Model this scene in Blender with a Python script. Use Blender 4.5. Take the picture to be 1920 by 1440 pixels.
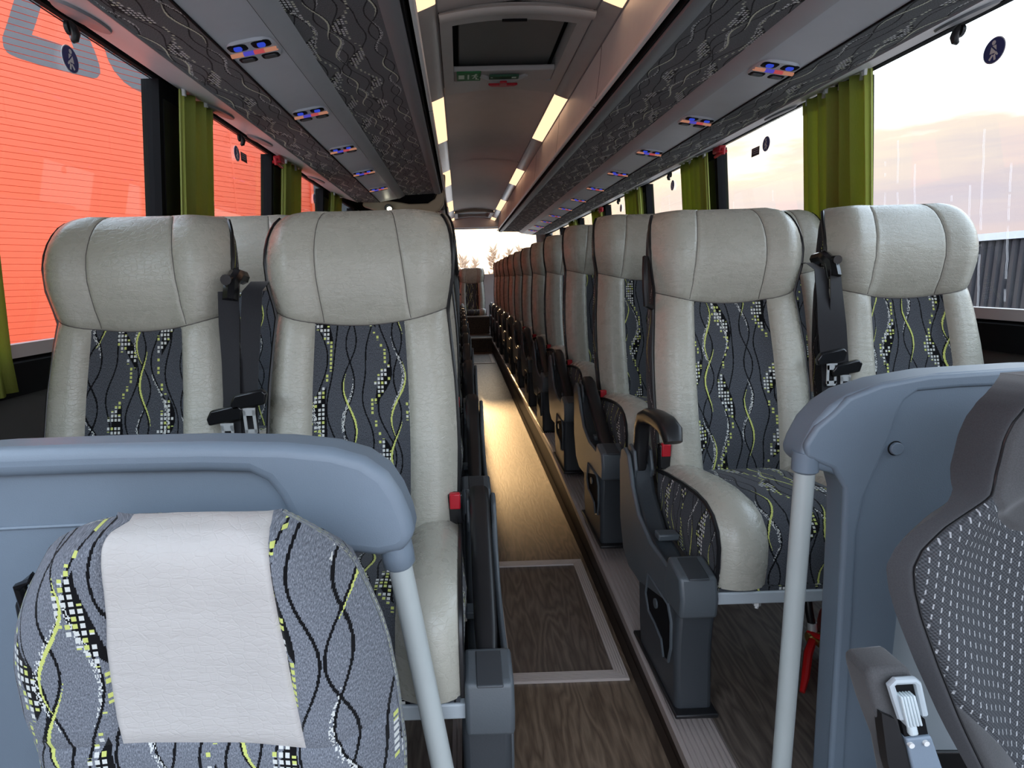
import bpy, bmesh, math, random
import numpy as np
from mathutils import Vector, Matrix
random.seed(7)
rad = math.radians
for o in list(bpy.data.objects):
    bpy.data.objects.remove(o)
SC = bpy.context.scene
COL = SC.collection

# ------------------------------------------------------------------ camera
F_PX, PPX, PPY, VPX, VPY, ROLL, CZ = 1090.0, 880.0, 720.0, 862.0, 524.0, 0.03, 1.06
yc = np.array([VPX - PPX, VPY - PPY, F_PX]); yc /= np.linalg.norm(yc)
x0 = np.array([yc[2], 0, -yc[0]]); x0 /= np.linalg.norm(x0)
z0 = np.cross(x0, yc)
xc = math.cos(ROLL) * x0 + math.sin(ROLL) * z0
zc = -math.sin(ROLL) * x0 + math.cos(ROLL) * z0
M = np.stack([xc, yc, zc], 1)            # world -> camera (right, down, forward)
cam_d = bpy.data.cameras.new('camera')
cam = bpy.data.objects.new('camera', cam_d); COL.objects.link(cam)
r_, d_, f_ = M[0], M[1], M[2]
cam.matrix_world = Matrix(((r_[0], -d_[0], -f_[0], 0), (r_[1], -d_[1], -f_[1], 0),
                           (r_[2], -d_[2], -f_[2], CZ), (0, 0, 0, 1)))
cam_d.sensor_fit = 'HORIZONTAL'; cam_d.sensor_width = 36.0
cam_d.lens = F_PX / 1920 * 36.0
cam_d.shift_x = (960 - PPX) / 1920.0
cam_d.shift_y = 0.0
cam_d.clip_start = 0.02; cam_d.clip_end = 500
SC.camera = cam
SC.view_settings.view_transform = 'Standard'
SC.view_settings.look = 'None'
SC.view_settings.gamma = 1.0
SC.view_settings.use_curve_mapping = False
SC.view_settings.exposure = 0.78
try:
    SC.cycles.use_denoising = True
    SC.cycles.max_bounces = 10
    SC.cycles.diffuse_bounces = 5
    SC.cycles.glossy_bounces = 4
    SC.cycles.transparent_max_bounces = 24
    SC.cycles.caustics_reflective = False
    SC.cycles.caustics_refractive = False
    SC.cycles.sample_clamp_indirect = 6.0
except Exception:
    pass


def bp(px, py, X=None, Y=None, Z=None):
    """measured point of the photograph -> place in the bus, on the plane X, Y or Z"""
    d = M.T @ np.array([px - PPX, py - PPY, F_PX])
    t = X / d[0] if X is not None else Y / d[1] if Y is not None else (Z - CZ) / d[2]
    return (t * d[0], t * d[1], CZ + t * d[2])


# ------------------------------------------------------------------ node helpers
class NT:
    def __init__(s, tree):
        s.t = tree; s.n = tree.nodes; s.l = tree.links

    def node(s, typ, **kw):
        n = s.n.new(typ)
        for k, v in kw.items():
            setattr(n, k, v)
        return n

    def put(s, sock, v):
        if hasattr(v, 'is_output') or isinstance(v, bpy.types.NodeSocket):
            s.l.new(v, sock)
        elif isinstance(v, (tuple, list)) and sock.type == 'RGBA' and len(v) == 3:
            sock.default_value = (*v, 1)
        else:
            sock.default_value = v

    def m(s, op, a, b=0.0, c=None, clamp=False):
        n = s.n.new('ShaderNodeMath'); n.operation = op; n.use_clamp = clamp
        s.put(n.inputs[0], a); s.put(n.inputs[1], b)
        if c is not None: s.put(n.inputs[2], c)
        return n.outputs[0]

    def mix(s, f, a, b, typ='MIX'):
        n = s.n.new('ShaderNodeMix'); n.data_type = 'RGBA'; n.blend_type = typ
        s.put(n.inputs[0], f); s.put(n.inputs[6], a); s.put(n.inputs[7], b)
        return n.outputs[2]

    def noise(s, vec, scale, detail=2.0, rough=0.5, out=0):
        n = s.n.new('ShaderNodeTexNoise')
        if vec is not None: s.l.new(vec, n.inputs['Vector'])
        n.inputs['Scale'].default_value = scale; n.inputs['Detail'].default_value = detail
        n.inputs['Roughness'].default_value = rough
        return n.outputs[out]

    def ramp(s, fac, stops, interp='LINEAR'):
        n = s.n.new('ShaderNodeValToRGB'); s.put(n.inputs[0], fac)
        cr = n.color_ramp; cr.interpolation = interp
        while len(cr.elements) < len(stops): cr.elements.new(0.5)
        for e, (p, c) in zip(cr.elements, stops):
            e.position = p; e.color = (*c, 1) if len(c) == 3 else c
        return n.outputs[0]

    def mapping(s, vec, scale=(1, 1, 1), loc=(0, 0, 0), rot=(0, 0, 0)):
        n = s.n.new('ShaderNodeMapping'); s.l.new(vec, n.inputs[0])
        n.inputs['Scale'].default_value = scale; n.inputs['Location'].default_value = loc
        n.inputs['Rotation'].default_value = rot
        return n.outputs[0]

    def bump(s, h, strength=0.2, dist=0.01):
        n = s.n.new('ShaderNodeBump'); s.l.new(h, n.inputs['Height'])
        n.inputs['Strength'].default_value = strength; n.inputs['Distance'].default_value = dist
        return n.outputs[0]


def new_mat(name):
    m = bpy.data.materials.new(name); m.use_nodes = True
    t = NT(m.node_tree)
    b = m.node_tree.nodes['Principled BSDF']
    return m, t, b


def plain(name, col, rough=0.5, metal=0.0, spec=0.5, var=0.08, bump=0.0, bscale=300.0, emit=None, estr=0.0):
    """plain coloured surface with a little procedural unevenness"""
    m, t, b = new_mat(name)
    tc = t.node('ShaderNodeTexCoord').outputs['Object']
    nz = t.noise(tc, 9.0, 4.0, 0.6)
    lo = tuple(c * (1 - var) for c in col); hi = tuple(min(1, c * (1 + var)) for c in col)
    t.put(b.inputs['Base Color'], t.mix(nz, lo, hi))
    b.inputs['Roughness'].default_value = rough; b.inputs['Metallic'].default_value = metal
    b.inputs['Specular IOR Level'].default_value = spec
    if bump > 0:
        t.put(b.inputs['Normal'], t.bump(t.noise(tc, bscale, 2.0), bump, 0.002))
    if emit:
        b.inputs['Emission Color'].default_value = (*emit, 1); b.inputs['Emission Strength'].default_value = estr
    return m


# ------------------------------------------------------------------ sky
SUN = Vector((-0.035, 1.0, 0.236)).normalized()
sun_d = bpy.data.lights.new('sun', 'SUN'); sun_o = bpy.data.objects.new('sun', sun_d); COL.objects.link(sun_o)
sun_d.energy = 2.3; sun_d.color = (1.0, 0.60, 0.28); sun_d.angle = rad(1.6)
sun_o.rotation_euler = SUN.to_track_quat('Z', 'Y').to_euler()
W = bpy.data.worlds.new('sky'); SC.world = W; W.use_nodes = True
w = NT(W.node_tree); bg = W.node_tree.nodes['Background']
wv = w.node('ShaderNodeTexCoord').outputs['Generated']
sx = w.node('ShaderNodeSeparateXYZ'); w.l.new(wv, sx.inputs[0])
elev = sx.outputs[2]
cl = w.noise(w.mapping(wv, (2.2, 2.2, 9.0)), 1.6, 5.0, 0.55)
cl2 = w.noise(w.mapping(wv, (1.3, 1.3, 14.0), (3.1, 1.7, 0.4)), 1.5, 5.0, 0.55)
wob = w.m('ADD', elev, w.m('MULTIPLY', w.m('SUBTRACT', cl, 0.5), 0.22))
base = w.ramp(w.m('ADD', wob, 0.5), [(0.0, (0.30, 0.28, 0.27)), (0.495, (0.42, 0.37, 0.38)), (0.51, (0.58, 0.46, 0.46)),
                                     (0.585, (0.50, 0.43, 0.48)), (0.66, (0.66, 0.56, 0.50)), (0.73, (1.6, 1.62, 1.65)), (0.82, (2.0, 2.25, 2.6)), (1.0, (2.0, 2.35, 2.9))])
patch = w.m('MULTIPLY', w.m('SMOOTH_MIN', w.m('MULTIPLY', w.m('SUBTRACT', cl2, 0.46), 6.0, clamp=True), 1.0, 0.1),
            w.m('SUBTRACT', 1.0, w.m('MULTIPLY', w.m('ABSOLUTE', w.m('SUBTRACT', elev, 0.12)), 9.0, clamp=True), clamp=True))
base = w.mix(w.m('MULTIPLY', patch, 0.75), base, (0.36, 0.36, 0.48))
dt = w.node('ShaderNodeVectorMath', operation='DOT_PRODUCT'); w.l.new(wv, dt.inputs[0]); dt.inputs[1].default_value = SUN
dp = w.m('MAXIMUM', dt.outputs['Value'], 0.0)
glow = w.m('ADD', w.m('MULTIPLY', w.m('POWER', dp, 60.0), 5.0), w.m('MULTIPLY', w.m('POWER', dp, 8.0), 0.7))
glow = w.m('MULTIPLY', glow, w.m('GREATER_THAN', elev, 0.0))
gl = w.mix(1.0, (1.0, 0.66, 0.32), (1, 1, 1), 'MULTIPLY')
gv = w.node('ShaderNodeVectorMath', operation='SCALE'); w.l.new(gl, gv.inputs[0]); w.l.new(glow, gv.inputs['Scale'])
w.put(bg.inputs['Color'], w.mix(1.0, base, gv.outputs[0], 'ADD'))
bg.inputs['Strength'].default_value = 1.0

# ------------------------------------------------------------------ mesh helpers
def box_uv(vs):
    n = Vector((0, 0, 0)); k = len(vs)
    for i in range(k):
        a, b = Vector(vs[i]), Vector(vs[(i + 1) % k]); n += a.cross(b)
    ax = max(range(3), key=lambda i: abs(n[i]))
    if ax == 1: return [(p[0], p[2]) for p in vs]
    if ax == 0: return [(p[1], p[2]) for p in vs]
    return [(p[0], p[1]) for p in vs]


class MB:
    def __init__(s):
        s.v = []; s.f = []; s.u = []; s.mi = []

    def face(s, idx, uv=None, m=0):
        s.f.append(tuple(idx)); s.u.append(uv); s.mi.append(m)

    def poly(s, pts, uv=None, m=0):
        k = len(s.v); s.v += [tuple(p) for p in pts]
        s.face(range(k, k + len(pts)), uv, m); return s

    def grid(s, fn, us, vs, uvfn=None, m=0):
        k = len(s.v); nu, nv = len(us), len(vs)
        for v in vs:
            for u in us: s.v.append(tuple(fn(u, v)))
        for j in range(nv - 1):
            for i in range(nu - 1):
                idx = (k + j * nu + i, k + j * nu + i + 1, k + (j + 1) * nu + i + 1, k + (j + 1) * nu + i)
                uv = None
                if uvfn: uv = [uvfn(us[i], vs[j]), uvfn(us[i + 1], vs[j]), uvfn(us[i + 1], vs[j + 1]), uvfn(us[i], vs[j + 1])]
                s.face(idx, uv, m)
        return s

    def box(s, a, b, m=0):
        x0, y0, z0 = a; x1, y1, z1 = b; k = len(s.v)
        s.v += [(x0, y0, z0), (x1, y0, z0), (x1, y1, z0), (x0, y1, z0), (x0, y0, z1), (x1, y0, z1), (x1, y1, z1), (x0, y1, z1)]
        for q in ((0, 3, 2, 1), (4, 5, 6, 7), (0, 1, 5, 4), (1, 2, 6, 5), (2, 3, 7, 6), (3, 0, 4, 7)):
            s.face([k + i for i in q], None, m)
        return s

    def prism(s, pts, lo, hi, ax='y', m=0):
        """2-D outline extruded along an axis; pts are (x,z) for y, (y,z) for x, (x,y) for z"""
        def P(p, h):
            return (p[0], h, p[1]) if ax == 'y' else (h, p[0], p[1]) if ax == 'x' else (p[0], p[1], h)
        k = len(s.v); n = len(pts)
        s.v += [P(p, lo) for p in pts] + [P(p, hi) for p in pts]
        s.face(range(k, k + n), None, m); s.face(range(k + 2 * n - 1, k + n - 1, -1), None, m)
        for i in range(n):
            j = (i + 1) % n
            s.face((k + i, k + n + i, k + n + j, k + j), None, m)
        return s

    def sweep(s, prof, y0, y1, m=0, closed=False, n=1, bend=None):
        """profile of (x,z) points drawn along y"""
        ys = [y0 + (y1 - y0) * i / n for i in range(n + 1)]
        pr = list(prof) + ([prof[0]] if closed else [])
        L = [0.0]
        for a, b in zip(pr, pr[1:]): L.append(L[-1] + math.hypot(a[0] - b[0], a[1] - b[1]))
        k = len(s.v)
        for y in ys:
            for p in pr:
                z = p[1] + (bend(y) if bend else 0)
                s.v.append((p[0], y, z))
        q = len(pr)
        for j in range(n):
            for i in range(q - 1):
                s.face((k + j * q + i, k + j * q + i + 1, k + (j + 1) * q + i + 1, k + (j + 1) * q + i),
                       [(L[i], ys[j]), (L[i + 1], ys[j]), (L[i + 1], ys[j + 1]), (L[i], ys[j + 1])], m)
        return s

    def tube(s, path, r, n=8, m=0, caps=True, sec=None, up=(0, 0, 1)):
        """tube along a 3-D path; r a number or list; sec an own cross-section of (a,b)"""
        path = [Vector(p) for p in path]; K = len(path)
        rs = r if isinstance(r, (list, tuple)) else [r] * K
        if sec is None: sec = [(math.cos(2 * math.pi * i / n), math.sin(2 * math.pi * i / n)) for i in range(n)]
        n = len(sec); k = len(s.v); L = 0
        ref = Vector(up); prev = None; Ls = []
        for i, p in enumerate(path):
            t = (path[min(i + 1, K - 1)] - path[max(i - 1, 0)]).normalized()
            if prev is None:
                a = t.cross(ref)
                if a.length < 1e-4: a = t.cross(Vector((1, 0, 0)))
                a.normalize()
            else:
                a = (prev - t * prev.dot(t)).normalized()
            prev = a; b = t.cross(a)
            if i: L += (path[i] - path[i - 1]).length
            Ls.append(L)
            for (ca, cb) in sec: s.v.append(tuple(p + a * (ca * rs[i]) + b * (cb * rs[i])))
        for i in range(K - 1):
            for j in range(n):
                jj = (j + 1) % n
                s.face((k + i * n + j, k + i * n + jj, k + (i + 1) * n + jj, k + (i + 1) * n + j),
                       [(j / n, Ls[i]), ((j + 1) / n, Ls[i]), ((j + 1) / n, Ls[i + 1]), (j / n, Ls[i + 1])], m)
        if caps:
            s.face([k + j for j in range(n - 1, -1, -1)], None, m)
            s.face([k + (K - 1) * n + j for j in range(n)], None, m)
        return s

    def disc(s, c, r, axis='y', th=0.004, n=20, sq=1.0, m=0):
        pts = [(math.cos(2 * math.pi * i / n) * r, math.sin(2 * math.pi * i / n) * r * sq) for i in range(n)]
        if axis == 'y': s.prism([(c[0] + a, c[2] + b) for a, b in pts], c[1] - th / 2, c[1] + th / 2, 'y', m)
        elif axis == 'x': s.prism([(c[1] + a, c[2] + b) for a, b in pts], c[0] - th / 2, c[0] + th / 2, 'x', m)
        else: s.prism([(c[0] + a, c[1] + b) for a, b in pts], c[2] - th / 2, c[2] + th / 2, 'z', m)
        return s

    def mesh(s, name, mats, smooth=40):
        me = bpy.data.meshes.new(name)
        me.from_pydata(s.v, [], s.f)
        uvl = me.uv_layers.new(name='UVMap')
        flat = []
        for f, uv in zip(s.f, s.u):
            if uv is None: uv = box_uv([s.v[i] for i in f])
            for q in uv: flat += [q[0], q[1]]
        uvl.data.foreach_set('uv', flat)
        for mt in (mats if isinstance(mats, (list, tuple)) else [mats]): me.materials.append(mt)
        me.polygons.foreach_set('material_index', s.mi)
        bm = bmesh.new(); bm.from_mesh(me)
        bmesh.ops.remove_doubles(bm, verts=bm.verts, dist=1e-5)
        bmesh.ops.recalc_face_normals(bm, faces=bm.faces)
        bm.to_mesh(me); bm.free()
        if smooth:
            me.polygons.foreach_set('use_smooth', [True] * len(me.polygons))
            me.set_sharp_from_angle(angle=rad(smooth))
        else:
            me.polygons.foreach_set('use_smooth', [False] * len(me.polygons))
        return me

    def build(s, name, mats, parent=None, smooth=40, bevel=0.0, seg=2, loc=None):
        o = bpy.data.objects.new(name, s.mesh(name, mats, smooth)); COL.objects.link(o)
        if parent: o.parent = parent
        if loc: o.location = loc
        if bevel > 0:
            b = o.modifiers.new('edge', 'BEVEL'); b.width = bevel; b.segments = seg; b.limit_method = 'ANGLE'; b.angle_limit = rad(35)
            b.harden_normals = False
        return o


def thing(name, label, cat, loc=(0, 0, 0), group=None):
    o = bpy.data.objects.new(name, None); COL.objects.link(o); o.location = loc
    o.empty_display_size = 0.05
    o['label'] = label; o['category'] = cat
    if group: o['group'] = group
    return o


def tag(o, label, cat, group=None):
    o['label'] = label; o['category'] = cat
    if group: o['group'] = group
    return o


def struct(o, label=None):
    o['kind'] = 'structure'
    if label: o['label'] = label
    return o


def copy_tree(o, parent=None, loc=None):
    c = o.copy(); COL.objects.link(c)
    if parent: c.parent = parent
    if loc is not None: c.location = loc
    for ch in list(o.children): copy_tree(ch, c)
    return c


def lin(a, b, n):
    return [a + (b - a) * i / n for i in range(n + 1)]


def sstep(a, b, x):
    t = min(1, max(0, (x - a) / (b - a))); return t * t * (3 - 2 * t)


def tab(t, z):
    return float(np.interp(z, [p[0] for p in t], [p[1] for p in t]))


def rounded_rect(w, h, r, n=4):
    pts = []
    for cx, cy, a0 in ((w / 2 - r, h / 2 - r, 0), (-w / 2 + r, h / 2 - r, 90), (-w / 2 + r, -h / 2 + r, 180), (w / 2 - r, -h / 2 + r, 270)):
        for i in range(n + 1):
            a = rad(a0 + 90 * i / n); pts.append((cx + r * math.cos(a), cy + r * math.sin(a)))
    return pts


# ------------------------------------------------------------------ materials
def make_pattern():
    """woven moquette: grey heather ground, black wavy strands, lime strands, checked ribbons"""
    g = bpy.data.node_groups.new('moquette', 'ShaderNodeTree')
    g.interface.new_socket('Vector', in_out='INPUT', socket_type='NodeSocketVector')
    g.interface.new_socket('Ground', in_out='INPUT', socket_type='NodeSocketFloat')
    g.interface.new_socket('Color', in_out='OUTPUT', socket_type='NodeSocketColor')
    t = NT(g)
    gi = t.node('NodeGroupInput'); go = t.node('NodeGroupOutput')
    sp = t.node('ShaderNodeSeparateXYZ'); t.l.new(gi.outputs[0], sp.inputs[0])
    P = 0.215
    u = t.m('SNAP', sp.outputs[0], 0.0013); v = t.m('SNAP', sp.outputs[1], 0.0022)
    cb = t.node('ShaderNodeCombineXYZ'); t.l.new(u, cb.inputs[0]); t.l.new(v, cb.inputs[1])
    wn = t.node('ShaderNodeTexWhiteNoise', noise_dimensions='2D'); t.l.new(cb.outputs[0], wn.inputs['Vector'])
    rnd = wn.outputs['Value']
    TAU = 2 * math.pi

    def sinv(L, ph, amp=1.0):
        return t.m('MULTIPLY', t.m('SINE', t.m('MULTIPLY_ADD', v, TAU / L, ph)), amp)

    def dist(u0, A, L, ph, A2=0.0, L2=0.5, ph2=0.0, src=None):
        c = t.m('ADD', sinv(L, ph, A), sinv(L2, ph2, A2)) if A2 else sinv(L, ph, A)
        return t.m('WRAP', t.m('SUBTRACT', t.m('SUBTRACT', src or u, u0), c), P / 2, -P / 2)

    def band(d, wd):
        return t.m('LESS_THAN', t.m('ABSOLUTE', d), wd)

    def lens(L, ph, lo, hi):          # thickness that swells and fades along the strand
        return t.m('MULTIPLY', t.m('MAXIMUM', t.m('ADD', t.m('SINE', t.m('MULTIPLY_ADD', v, TAU / L, ph)), lo), 0.0), hi)
    black, lime, white = [], [], []
    # crossing pair one
    for (u0, A, L, ph, A2, L2) in ((0.022, 0.013, 0.19, 0.3, 0.006, 0.43), (0.024, 0.013, 0.19, 3.3, 0.006, 0.43), (0.062, 0.011, 0.31, 1.0, 0.004, 0.13),
                                   (0.104, 0.016, 0.21, 0.2, 0.005, 0.47), (0.128, 0.012, 0.18, 2.2, 0.007, 0.39), (0.130, 0.013, 0.18, 5.4, 0.007, 0.39),
                                   (0.170, 0.016, 0.23, 1.6, 0.006, 0.41), (0.196, 0.012, 0.27, 4.0, 0.005, 0.17)):
        black.append(band(dist(u0, A, L, ph, A2, L2, 0.7), 0.0017))
    # lime strands
    for (u0, A, L, ph, Lg, pg) in ((0.0225, 0.013, 0.19, 0.3, 0.38, 0.4), (0.1285, 0.012, 0.18, 2.2, 0.36, 3.5), (0.1285, 0.013, 0.18, 5.4, 0.36, 1.2)):
        d = dist(u0, A, L, ph, 0.006 if u0 < 0.1 else 0.007, 0.43 if u0 < 0.1 else 0.39, 0.7)
        lime.append(band(t.m('SUBTRACT', d, 0.0026), lens(Lg, pg, 0.0, 0.0023)))
    # scattered white stitches beside a strand
    for (u0, A, L, ph, A2, L2, Lg, pg) in ((0.024, 0.013, 0.19, 3.3, 0.006, 0.43, 0.30, 1.9), (0.130, 0.013, 0.18, 5.4, 0.007, 0.39, 0.28, 4.4), (0.170, 0.016, 0.23, 1.6, 0.006, 0.41, 0.33, 0.2)):
        d = dist(u0, A, L, ph, A2, L2, 0.7)
        mk = band(t.m('ADD', d, 0.0034), lens(Lg, pg, 0.35, 0.0028))
        white.append(t.m('MULTIPLY', mk, t.m('GREATER_THAN', rnd, 0.60)))
    # checked ribbons on a black lens
    chk_u = t.m('LESS_THAN', t.m('FRACT', t.m('DIVIDE', sp.outputs[0], 0.0079)), 0.66)
    chk_v = t.m('LESS_THAN', t.m('FRACT', t.m('DIVIDE', sp.outputs[1], 0.0092)), 0.64)
    cell = t.node('ShaderNodeCombineXYZ')
    t.l.new(t.m('FLOOR', t.m('DIVIDE', sp.outputs[0], 0.0079)), cell.inputs[0]); t.l.new(t.m('FLOOR', t.m('DIVIDE', sp.outputs[1], 0.0092)), cell.inputs[1])
    wc = t.node('ShaderNodeTexWhiteNoise', noise_dimensions='2D'); t.l.new(cell.outputs[0], wc.inputs['Vector'])
    crnd = wc.outputs['Value']
    cu = t.m('SNAP', sp.outputs[0], 0.0079)
    for (u0, A, L, ph, A2, Lg, pg) in ((0.088, 0.016, 0.21, 0.2, 0.005, 0.17, 0.9), (0.176, 0.015, 0.23, 1.6, 0.006, 0.21, 3.6)):
        d = dist(u0, A, L, ph, A2, 0.45, 0.7); dc = dist(u0 - 0.004, A, L, ph, A2, 0.45, 0.7, src=cu)
        wl = lens(Lg, pg, 0.25, 0.0105)
        black.append(band(t.m('SUBTRACT', d, 0.005), t.m('MULTIPLY', wl, 0.95)))
        rib = t.m('MULTIPLY', band(dc, t.m('ADD', wl, 0.003)), t.m('MULTIPLY', chk_u, chk_v))
        rib = t.m('MULTIPLY', rib, t.m('GREATER_THAN', crnd, 0.16))
        ly = t.m('GREATER_THAN', crnd, 0.88)
        edge = t.m('GREATER_THAN', t.m('ABSOLUTE', dc), t.m('MULTIPLY', wl, 1.1))
        lyy = t.m('MAXIMUM', ly, edge)
        lime.append(t.m('MULTIPLY', rib, lyy)); white.append(t.m('MULTIPLY', rib, t.m('SUBTRACT', 1.0, lyy)))

    def anyof(ms):
        r = ms[0]
        for q in ms[1:]: r = t.m('MAXIMUM', r, q)
        return r
    fib = t.node('ShaderNodeMapping'); t.l.new(gi.outputs[0], fib.inputs[0]); fib.inputs['Scale'].default_value = (900, 320, 1)
    hn = t.noise(fib.outputs[0], 1.0, 3.0, 0.7)
    ground = t.ramp(hn, [(0.30, (0.022, 0.024, 0.029)), (0.52, (0.060, 0.065, 0.075)), (0.72, (0.125, 0.132, 0.145))])
    gs_ = t.node('ShaderNodeVectorMath', operation='SCALE'); t.l.new(ground, gs_.inputs[0]); t.l.new(gi.outputs[1], gs_.inputs['Scale'])
    c = t.mix(anyof(black), gs_.outputs[0], (0.003, 0.003, 0.004))
    c = t.mix(anyof(white), c, (0.62, 0.63, 0.60))
    c = t.mix(anyof(lime), c, (0.56, 0.60, 0.17))
    t.l.new(c, go.inputs[0])
    return g


PATTERN = make_pattern()


def fabric(name, scale=(1, 1, 1), loc=(0, 0, 0), rot=0.0, gain=1.0, coord='UV', var_obj=False, sat=1.0):
    m, t, b = new_mat(name)
    tc = t.node('ShaderNodeTexCoord')
    vec = tc.outputs[coord]
    vec = t.mapping(vec, scale, loc, (0, 0, rot))
    if var_obj:                                     # each seat cut from another place of the cloth
        oi = t.node('ShaderNodeObjectInfo')
        cb = t.node('ShaderNodeCombineXYZ'); t.l.new(t.m('MULTIPLY', oi.outputs['Random'], 0.43), cb.inputs[0]); t.l.new(t.m('MULTIPLY', oi.outputs['Random'], 7.7), cb.inputs[1])
        va = t.node('ShaderNodeVectorMath', operation='ADD'); t.l.new(vec, va.inputs[0]); t.l.new(cb.outputs[0], va.inputs[1]); vec = va.outputs[0]
    gn = t.node('ShaderNodeGroup'); gn.node_tree = PATTERN; t.l.new(vec, gn.inputs[0]); gn.inputs[1].default_value = gain
    c = gn.outputs[0]
    if sat != 1.0:
        hs_ = t.node('ShaderNodeHueSaturation'); hs_.inputs['Saturation'].default_value = sat; t.l.new(c, hs_.inputs['Color']); c = hs_.outputs[0]
    t.put(b.inputs['Base Color'], c)
    b.inputs['Roughness'].default_value = 0.92; b.inputs['Specular IOR Level'].default_value = 0.15
    b.inputs['Sheen Weight'].default_value = 0.08; b.inputs['Sheen Roughness'].default_value = 0.5
    t.put(b.inputs['Normal'], t.bump(t.noise(tc.outputs['UV'], 700, 2), 0.25, 0.002))
    return m


def leather(name, col, rough=0.28):
    m, t, b = new_mat(name)
    tc = t.node('ShaderNodeTexCoord'); ob = tc.outputs['Object']
    oi = t.node('ShaderNodeObjectInfo')
    va = t.node('ShaderNodeVectorMath', operation='ADD'); t.l.new(ob, va.inputs[0]); t.l.new(oi.outputs['Location'], va.inputs[1])
    n1 = t.noise(va.outputs[0], 6.0, 4.0, 0.6)
    t.put(b.inputs['Base Color'], t.mix(n1, tuple(c * 0.88 for c in col), tuple(c * 1.10 for c in col)))
    n2 = t.noise(va.outputs[0], 28.0, 4.0, 0.6)
    t.put(b.inputs['Roughness'], t.m('MULTIPLY_ADD', n2, 0.22, rough - 0.11))
    b.inputs['Specular IOR Level'].default_value = 0.5
    # creases, wandering mostly crosswise
    wr = t.noise(t.mapping(va.outputs[0], (9, 9, 38)), 1.0, 5.0, 0.62)
    vo = t.node('ShaderNodeTexVoronoi', feature='DISTANCE_TO_EDGE'); t.l.new(t.mapping(va.outputs[0], (1, 1, 1.6)), vo.inputs['Vector']); vo.inputs['Scale'].default_value = 70
    cr = t.m('MULTIPLY', t.m('MINIMUM', vo.outputs['Distance'], 0.08), 3.0)
    h = t.m('ADD', t.m('MULTIPLY', wr, 1.0), t.m('MULTIPLY', cr, 0.35))
    h = t.m('ADD', h, t.m('MULTIPLY', t.noise(va.outputs[0], 500, 1), 0.05))
    t.put(b.inputs['Normal'], t.bump(h, 0.42, 0.006))
    return m


def wood(name, c0, c1, c2, rough, along='Y', spec=0.5):
    m, t, b = new_mat(name)
    ob = t.node('ShaderNodeTexCoord').outputs['Object']
    wv_ = t.noise(t.mapping(ob, (5, 0.9, 5)), 2.0, 3.0, 0.5)
    sc_ = t.node('ShaderNodeSeparateXYZ'); t.l.new(ob, sc_.inputs[0])
    rings = t.m('FRACT', t.m('MULTIPLY', t.m('ADD', t.m('MULTIPLY', wv_, 1.4), t.m('MULTIPLY', sc_.outputs[0], 1.2)), 9.0))
    rings = t.m('ABSOLUTE', t.m('SUBTRACT', rings, 0.5))
    fine = t.noise(t.mapping(ob, (170, 9, 60)), 1.0, 4.0, 0.7)
    f = t.m('ADD', t.m('MULTIPLY', rings, 0.75), t.m('MULTIPLY', fine, 0.62))
    t.put(b.inputs['Base Color'], t.ramp(f, [(0.2, c0), (0.5, c1), (0.85, c2)]))
    t.put(b.inputs['Roughness'], t.m('MULTIPLY_ADD', fine, 0.18, rough - 0.09))
    b.inputs['Specular IOR Level'].default_value = spec
    t.put(b.inputs['Normal'], t.bump(f, 0.12, 0.002))
    return m


def glass_mat(name, tint=(0.94, 0.96, 0.95), streaks=False):
    m = bpy.data.materials.new(name); m.use_nodes = True
    t = NT(m.node_tree); n = m.node_tree.nodes
    n.remove(n['Principled BSDF']); out = n['Material Output']
    tr = t.node('ShaderNodeBsdfTransparent'); tr.inputs[0].default_value = (*tint, 1)
    gl_ = t.node('ShaderNodeBsdfGlossy'); gl_.inputs['Roughness'].default_value = 0.0
    lw = t.node('ShaderNodeLayerWeight'); lw.inputs[0].default_value = 0.5
    fres = t.m('MULTIPLY_ADD', t.m('POWER', lw.outputs['Facing'], 5.0), 0.90, 0.035)
    mx = t.node('ShaderNodeMixShader'); t.l.new(fres, mx.inputs[0]); t.l.new(tr.outputs[0], mx.inputs[1]); t.l.new(gl_.outputs[0], mx.inputs[2])
    res = mx.outputs[0]
    if streaks:                                   # dried rain runs
        ob = t.node('ShaderNodeTexCoord').outputs['Object']
        sp = t.node('ShaderNodeSeparateXYZ'); t.l.new(ob, sp.inputs[0])
        wy = t.m('ADD', sp.outputs[1], t.m('MULTIPLY', t.noise(t.mapping(ob, (0, 1, 3)), 5.0, 2), 0.012))
        cellid = t.m('FLOOR', t.m('MULTIPLY', wy, 14.0))
        wn = t.node('ShaderNodeTexWhiteNoise', noise_dimensions='1D'); t.l.new(cellid, wn.inputs['W'])
        fr_ = t.m('FRACT', t.m('MULTIPLY', wy, 14.0))
        ln = t.m('LESS_THAN', t.m('ABSOLUTE', t.m('SUBTRACT', fr_, t.m('MULTIPLY_ADD', wn.outputs['Value'], 0.8, 0.1))), 0.013)
        top = t.m('LESS_THAN', sp.outputs[2], t.m('MULTIPLY_ADD', wn.outputs['Value'], 0.55, 1.15))
        br = t.m('GREATER_THAN', t.noise(t.mapping(ob, (1, 60, 14)), 1.0, 2), 0.46)
        mk = t.m('MULTIPLY', t.m('MULTIPLY', ln, top), t.m('MULTIPLY', br, 0.30))
        df = t.node('ShaderNodeBsdfTranslucent'); df.inputs[0].default_value = (0.95, 0.95, 0.95, 1)
        m2 = t.node('ShaderNodeMixShader'); t.l.new(mk, m2.inputs[0]); t.l.new(res, m2.inputs[1]); t.l.new(df.outputs[0], m2.inputs[2]); res = m2.outputs[0]
    t.l.new(res, out.inputs['Surface'])
    return m


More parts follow.
